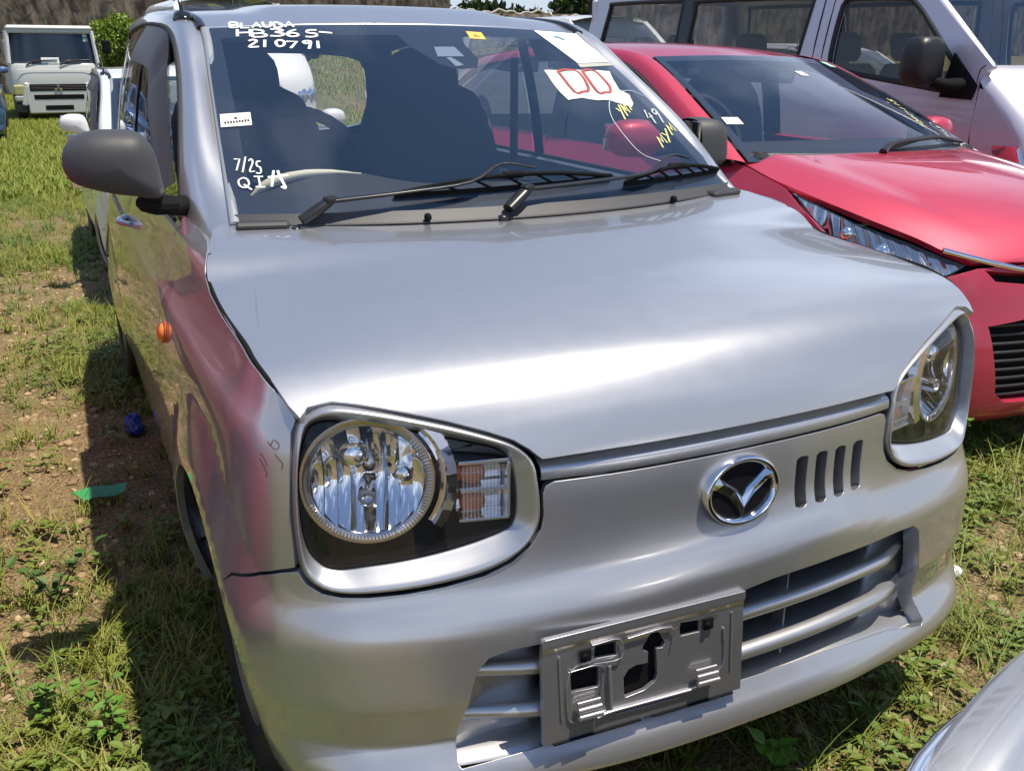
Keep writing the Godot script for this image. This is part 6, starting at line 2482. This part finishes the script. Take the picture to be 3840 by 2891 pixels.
# ---------------------------------------------------------------- the scene
func _ready() -> void:
	var cam := Camera3D.new()
	cam.name = "camera"
	cam.fov = 44.14
	cam.near = 0.05
	cam.far = 1500.0
	cam.transform = Transform3D(Basis(Vector3(.8990525, .0057413, .4378032), Vector3(.1415078, .9424410, -.3029531), Vector3(-.4143431, .3343233, .8464914)), Vector3(-.91345, 1.28846, 1.00882))
	add_child(cam)
	cam.current = true
	var env := Environment.new()
	var sm := ProceduralSkyMaterial.new()
	sm.sky_top_color = Color(.115, .205, .41).linear_to_srgb()
	sm.sky_horizon_color = Color(.54, .61, .68).linear_to_srgb()
	sm.sky_curve = .16
	sm.ground_bottom_color = Color(.16, .13, .07).linear_to_srgb()
	sm.ground_horizon_color = Color(.30, .30, .24).linear_to_srgb()
	sm.sun_angle_max = 20.0
	sm.sun_curve = .08
	sm.sky_energy_multiplier = 1.0
	var cov := NoiseTexture2D.new()
	cov.width = 1024
	cov.height = 512
	cov.seamless = true
	cov.noise = noise(31, .006, 5)
	var gr := Gradient.new()
	gr.offsets = PackedFloat32Array([0.0, .60, .82, 1.0])
	gr.colors = PackedColorArray([Color(1, 1, 1, 0), Color(1, 1, 1, 0), Color(1, 1, 1, .55), Color(1, 1, 1, .85)])
	cov.color_ramp = gr
	sm.sky_cover = cov
	sm.sky_cover_modulate = Color(.8, .82, .85)
	var sky := Sky.new()
	sky.sky_material = sm
	env.background_mode = Environment.BG_SKY
	env.sky = sky
	env.background_energy_multiplier = 1.0
	env.tonemap_mode = Environment.TONE_MAPPER_LINEAR
	env.tonemap_exposure = 1.35
	env.sdfgi_enabled = true
	env.ssao_enabled = true
	env.ssil_enabled = true
	var we := WorldEnvironment.new()
	we.name = "world_environment"
	we.environment = env
	add_child(we)
	var sun := DirectionalLight3D.new()
	sun.name = "sun"
	sun.light_energy = 1.35
	sun.light_color = Color(1.0, .955, .88)
	sun.light_angular_distance = .5
	sun.shadow_enabled = true
	add_child(sun)
	sun.look_at_from_position(Vector3.ZERO, -Vector3(.23, 1.0, .21), Vector3(0, 0, 1))
	materials()
	setup_wrap()
	ROOFL = lut([0, .06, .14, .30, .45, .7, 1.0], [1.332, 1.356, 1.370, 1.380, 1.382, 1.372, 1.325], 0, 1)
	build_setting()
	var hero := make_hatch("silver_hatchback", "silver small hatchback filling the foreground, writing on its windscreen and no number plate", Vector3.ZERO, true)
	var white := copy_of(hero, "white small hatchback directly behind the silver one, only its side and mirror showing", "car", Vector3(0.0, -.09, -4.0), 0.0, "parked hatchbacks")
	white.name = numbered("white_hatchback")
	white.scale = Vector3.ONE * .9
	repaint(white, M.silver, M.whitepaint)
	repaint(white, M.mirror, M.whitepaint)
	add_front(hero)
	# its left-hand mirror is folded back against the door
	var fold: Node3D = hero.get_node("wing_mirror_001")
	fold.transform = Transform3D(Basis(), Vector3(.705, 1.062, -1.14)) * Transform3D(Basis(Vector3.UP, 1.35), Vector3.ZERO) * Transform3D(Basis(), -Vector3(.797, 1.092, -.865))
	var red := make_sloping("red_hatchback", "red hatchback with a sloping nose parked right beside the silver car", Vector3(2.18, -.055, -.884), .097, M.red)
	red.rotation.z = -.022
	var red2 := copy_of(red, "red hatchback parked off to the left of the silver car, mirrored in its wing", "car", Vector3(-2.08, -.01, -.25), -.01, "sloping-nosed hatchbacks")
	var sil := copy_of(red, "pale silver car in the bottom right corner, only the corner of its nose showing", "car", Vector3(.198, -.02, .437), PI, "sloping-nosed hatchbacks")
	sil.name = numbered("pale_silver_car")
	repaint(sil, M.red, M.palesilver)
	var van := make_van("silver_van", "tall pale lilac-silver van with a black door mirror behind the red car", Vector3(4.33, -.02, -1.95), 0.0, M.lilac)
	var wv := copy_of(van, "white van behind the silver car's roof, only a strip of its roof showing", "van", Vector3(1.98, -.15, -13.2), 0.0, "vans")
	wv.scale = Vector3.ONE * 1.12
	wv.name = numbered("white_van")
	repaint(wv, M.lilac, M.whitepaint)
	var wv2 := copy_of(van, "white van at the back, its roof showing between the silver roof and the lilac van", "van", Vector3(7.0, -.16, -10.5), .05, "vans")
	wv2.name = numbered("white_van")
	repaint(wv2, M.lilac, M.whitepaint)
	var wh2 := copy_of(white, "white hatchback seen through the windows of the lilac van", "car", Vector3(6.9, -.05, -5.4), .1, "parked hatchbacks")
	wh2.scale = Vector3.ONE
	make_truck(Vector3(-.36, -.25, -21.0), 0.03)
	var dark := copy_of(white, "dark blue hatchback at the left edge of the field with a black mirror", "car", Vector3(-2.02, -.17, -15.6), 0.0, "parked hatchbacks")
	dark.name = numbered("blue_hatchback")
	dark.scale = Vector3.ONE
	repaint(dark, M.whitepaint, M.bluepaint)

func materials() -> void:
	M.redpen = mat(.10, .012, .02, .6)
	M.silver = paint(.50, .505, .525, .37, .76)
	M.silver.roughness_texture = ntex(41, .02, 512, [[0.0, .80, .80, .80], [.5, .92, .92, .92], [1.0, 1, 1, 1]])
	M.silver.uv1_triplanar = true
	M.silver.uv1_scale = Vector3.ONE * 1.7
	M.whitepaint = paint(.74, .75, .74, .45, .0)
	M.palesilver = paint(.62, .64, .68, .34, .6)
	M.lilac = paint(.58, .56, .62, .40, .35)
	M.red = paint(.50, .028, .066, .48, .28)
	M.bluepaint = paint(.05, .10, .22, .4, .3)
	M.white = mat(.56, .58, .57, .35)
	M.rubber = mat(.018, .018, .020, .65)
	M.black = mat(.012, .012, .013, .8)
	M.black.metallic_specular = .2
	M.black2 = mat(.022, .022, .024, .45)
	M.blackgloss = mat(.012, .012, .014, .12)
	M.lampblack = mat(.004, .004, .005, .45)
	M.lampblack.metallic_specular = .25
	M.mirror = mat(.050, .051, .055, .56)
	M.mirrorblack = mat(.015, .015, .018, .42)
	M.cowl = mat(.060, .060, .066, .55)
	M.cowl2 = mat(.040, .040, .044, .5)
	M.wiper = mat(.015, .015, .016, .33)
	M.trim = mat(.42, .44, .45, .35, .5)
	M.chrome = mat(.80, .80, .82, .05, 1.0)
	M.chrome_dark = mat(.45, .45, .47, .12, 1.0)
	M.bracket = paint(.40, .40, .43, .36, .75)
	M.rim = mat(.40, .40, .42, .35, .8)
	M.screen = pane(.06, .125, .25, .13)  # blue veil in the pane colour stands in for reflected sky
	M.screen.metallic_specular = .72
	M.sideglass = pane(.01, .012, .014, .30)
	M.vanglass = pane(.02, .025, .02, .42)
	M.clear = pane(.5, .6, .55, .06)
	M.lens = pane(.6, .65, .7, .015)
	M.lens2 = mat(.50, .52, .50, .12, .3)
	M.yellowlens = mat(.50, .46, .22, .12, .2)
	M.clearrib = pane(.8, .8, .82, .16)
	M.visor = mat(.030, .021, .017, .42)
	M.frit = mat(.010, .011, .014, .35)
	M.camwin = mat(.22, .27, .33, .3)
	M.amber = mat(.55, .14, .01, .12)
	M.amberlens = mat(.95, .22, .008, .12)
	M.amberlens.clearcoat_enabled = true
	M.amberlens.clearcoat = 1.0
	M.mirrorlight = M.mirror
	M.amberrim = mat(.55, .12, .02, .2)
	M.interior = mat(.014, .014, .016, .8)
	M.interior_light = mat(.10, .10, .10, .9)
	M.dash = mat(.020, .021, .023, .75)
	M.dash_reflection = mat(.62, .60, .47, .6)  # beige tone of the painted dash-edge reflection
	M.seat = mat(.075, .078, .088, .9)
	M.penwhite = mat(.85, .85, .85, .7)
	M.penyellow = mat(.60, .60, .25, .7)
	M.pengrey = mat(.42, .48, .50, .7)
	M.paper = mat(.80, .80, .79, .8)
	M.paperback = mat(.42, .42, .38, .8)
	M.notepaper = mat(.62, .66, .60, .8)
	M.greenpaper = mat(.35, .60, .50, .8)
	M.redink = mat(.42, .06, .06, .7)
	M.blueink = mat(.05, .28, .45, .7)
	M.yellow = mat(.70, .50, .10, .7)
	M.ink = mat(.03, .012, .014, .7)
	M.bluebag = mat(.03, .06, .30, .3)
	M.greenplastic = mat(.03, .30, .10, .4)
	M.twig = mat(.16, .11, .07, .85)
	M.bark = mat(.09, .065, .045, .9)
	M.paleStone = mat(.42, .40, .36, .9)
	M.leaf = mat(1, 1, 1, .55)
	M.leaf.vertex_color_use_as_albedo = true
	M.leaf.backlight_enabled = true
	M.leaf.backlight = Color(.5, .55, .3)
	M.stone = mat(1, 1, 1, .9)
	M.stone.vertex_color_use_as_albedo = true
	M.earth = mat(1, 1, 1, .95)
	M.earth.vertex_color_use_as_albedo = true
	M.earth.albedo_texture = ntex(3, .02, 1024, [[0.0, .45, .42, .40], [.45, .80, .78, .75], [.62, 1, 1, 1], [1.0, 1, .98, .92]])
	M.earth.uv1_triplanar = true
	M.earth.uv1_world_triplanar = true
	M.earth.uv1_scale = Vector3.ONE * 2.3
	M.earth.heightmap_enabled = true
	M.earth.heightmap_texture = ntex(9, .03, 1024, [[0.0, 0, 0, 0], [1.0, 1, 1, 1]])
	M.earth.heightmap_scale = 2.4
	M.wall = mat(1, 1, 1, .95)
	M.wall.albedo_texture = ntex(17, .012, 1024, [[0.0, .035, .026, .022], [.38, .085, .066, .055], [.55, .13, .105, .085], [.75, .19, .16, .125], [1.0, .10, .10, .06]])
	M.wall.uv1_triplanar = true
	M.wall.uv1_world_triplanar = true
	M.wall.uv1_scale = Vector3(.17, .06, .17)
	M.wall.heightmap_enabled = true
	M.wall.heightmap_texture = ntex(19, .03, 512, [[0.0, 0, 0, 0], [1.0, 1, 1, 1]])
	M.wall.heightmap_scale = 8.0
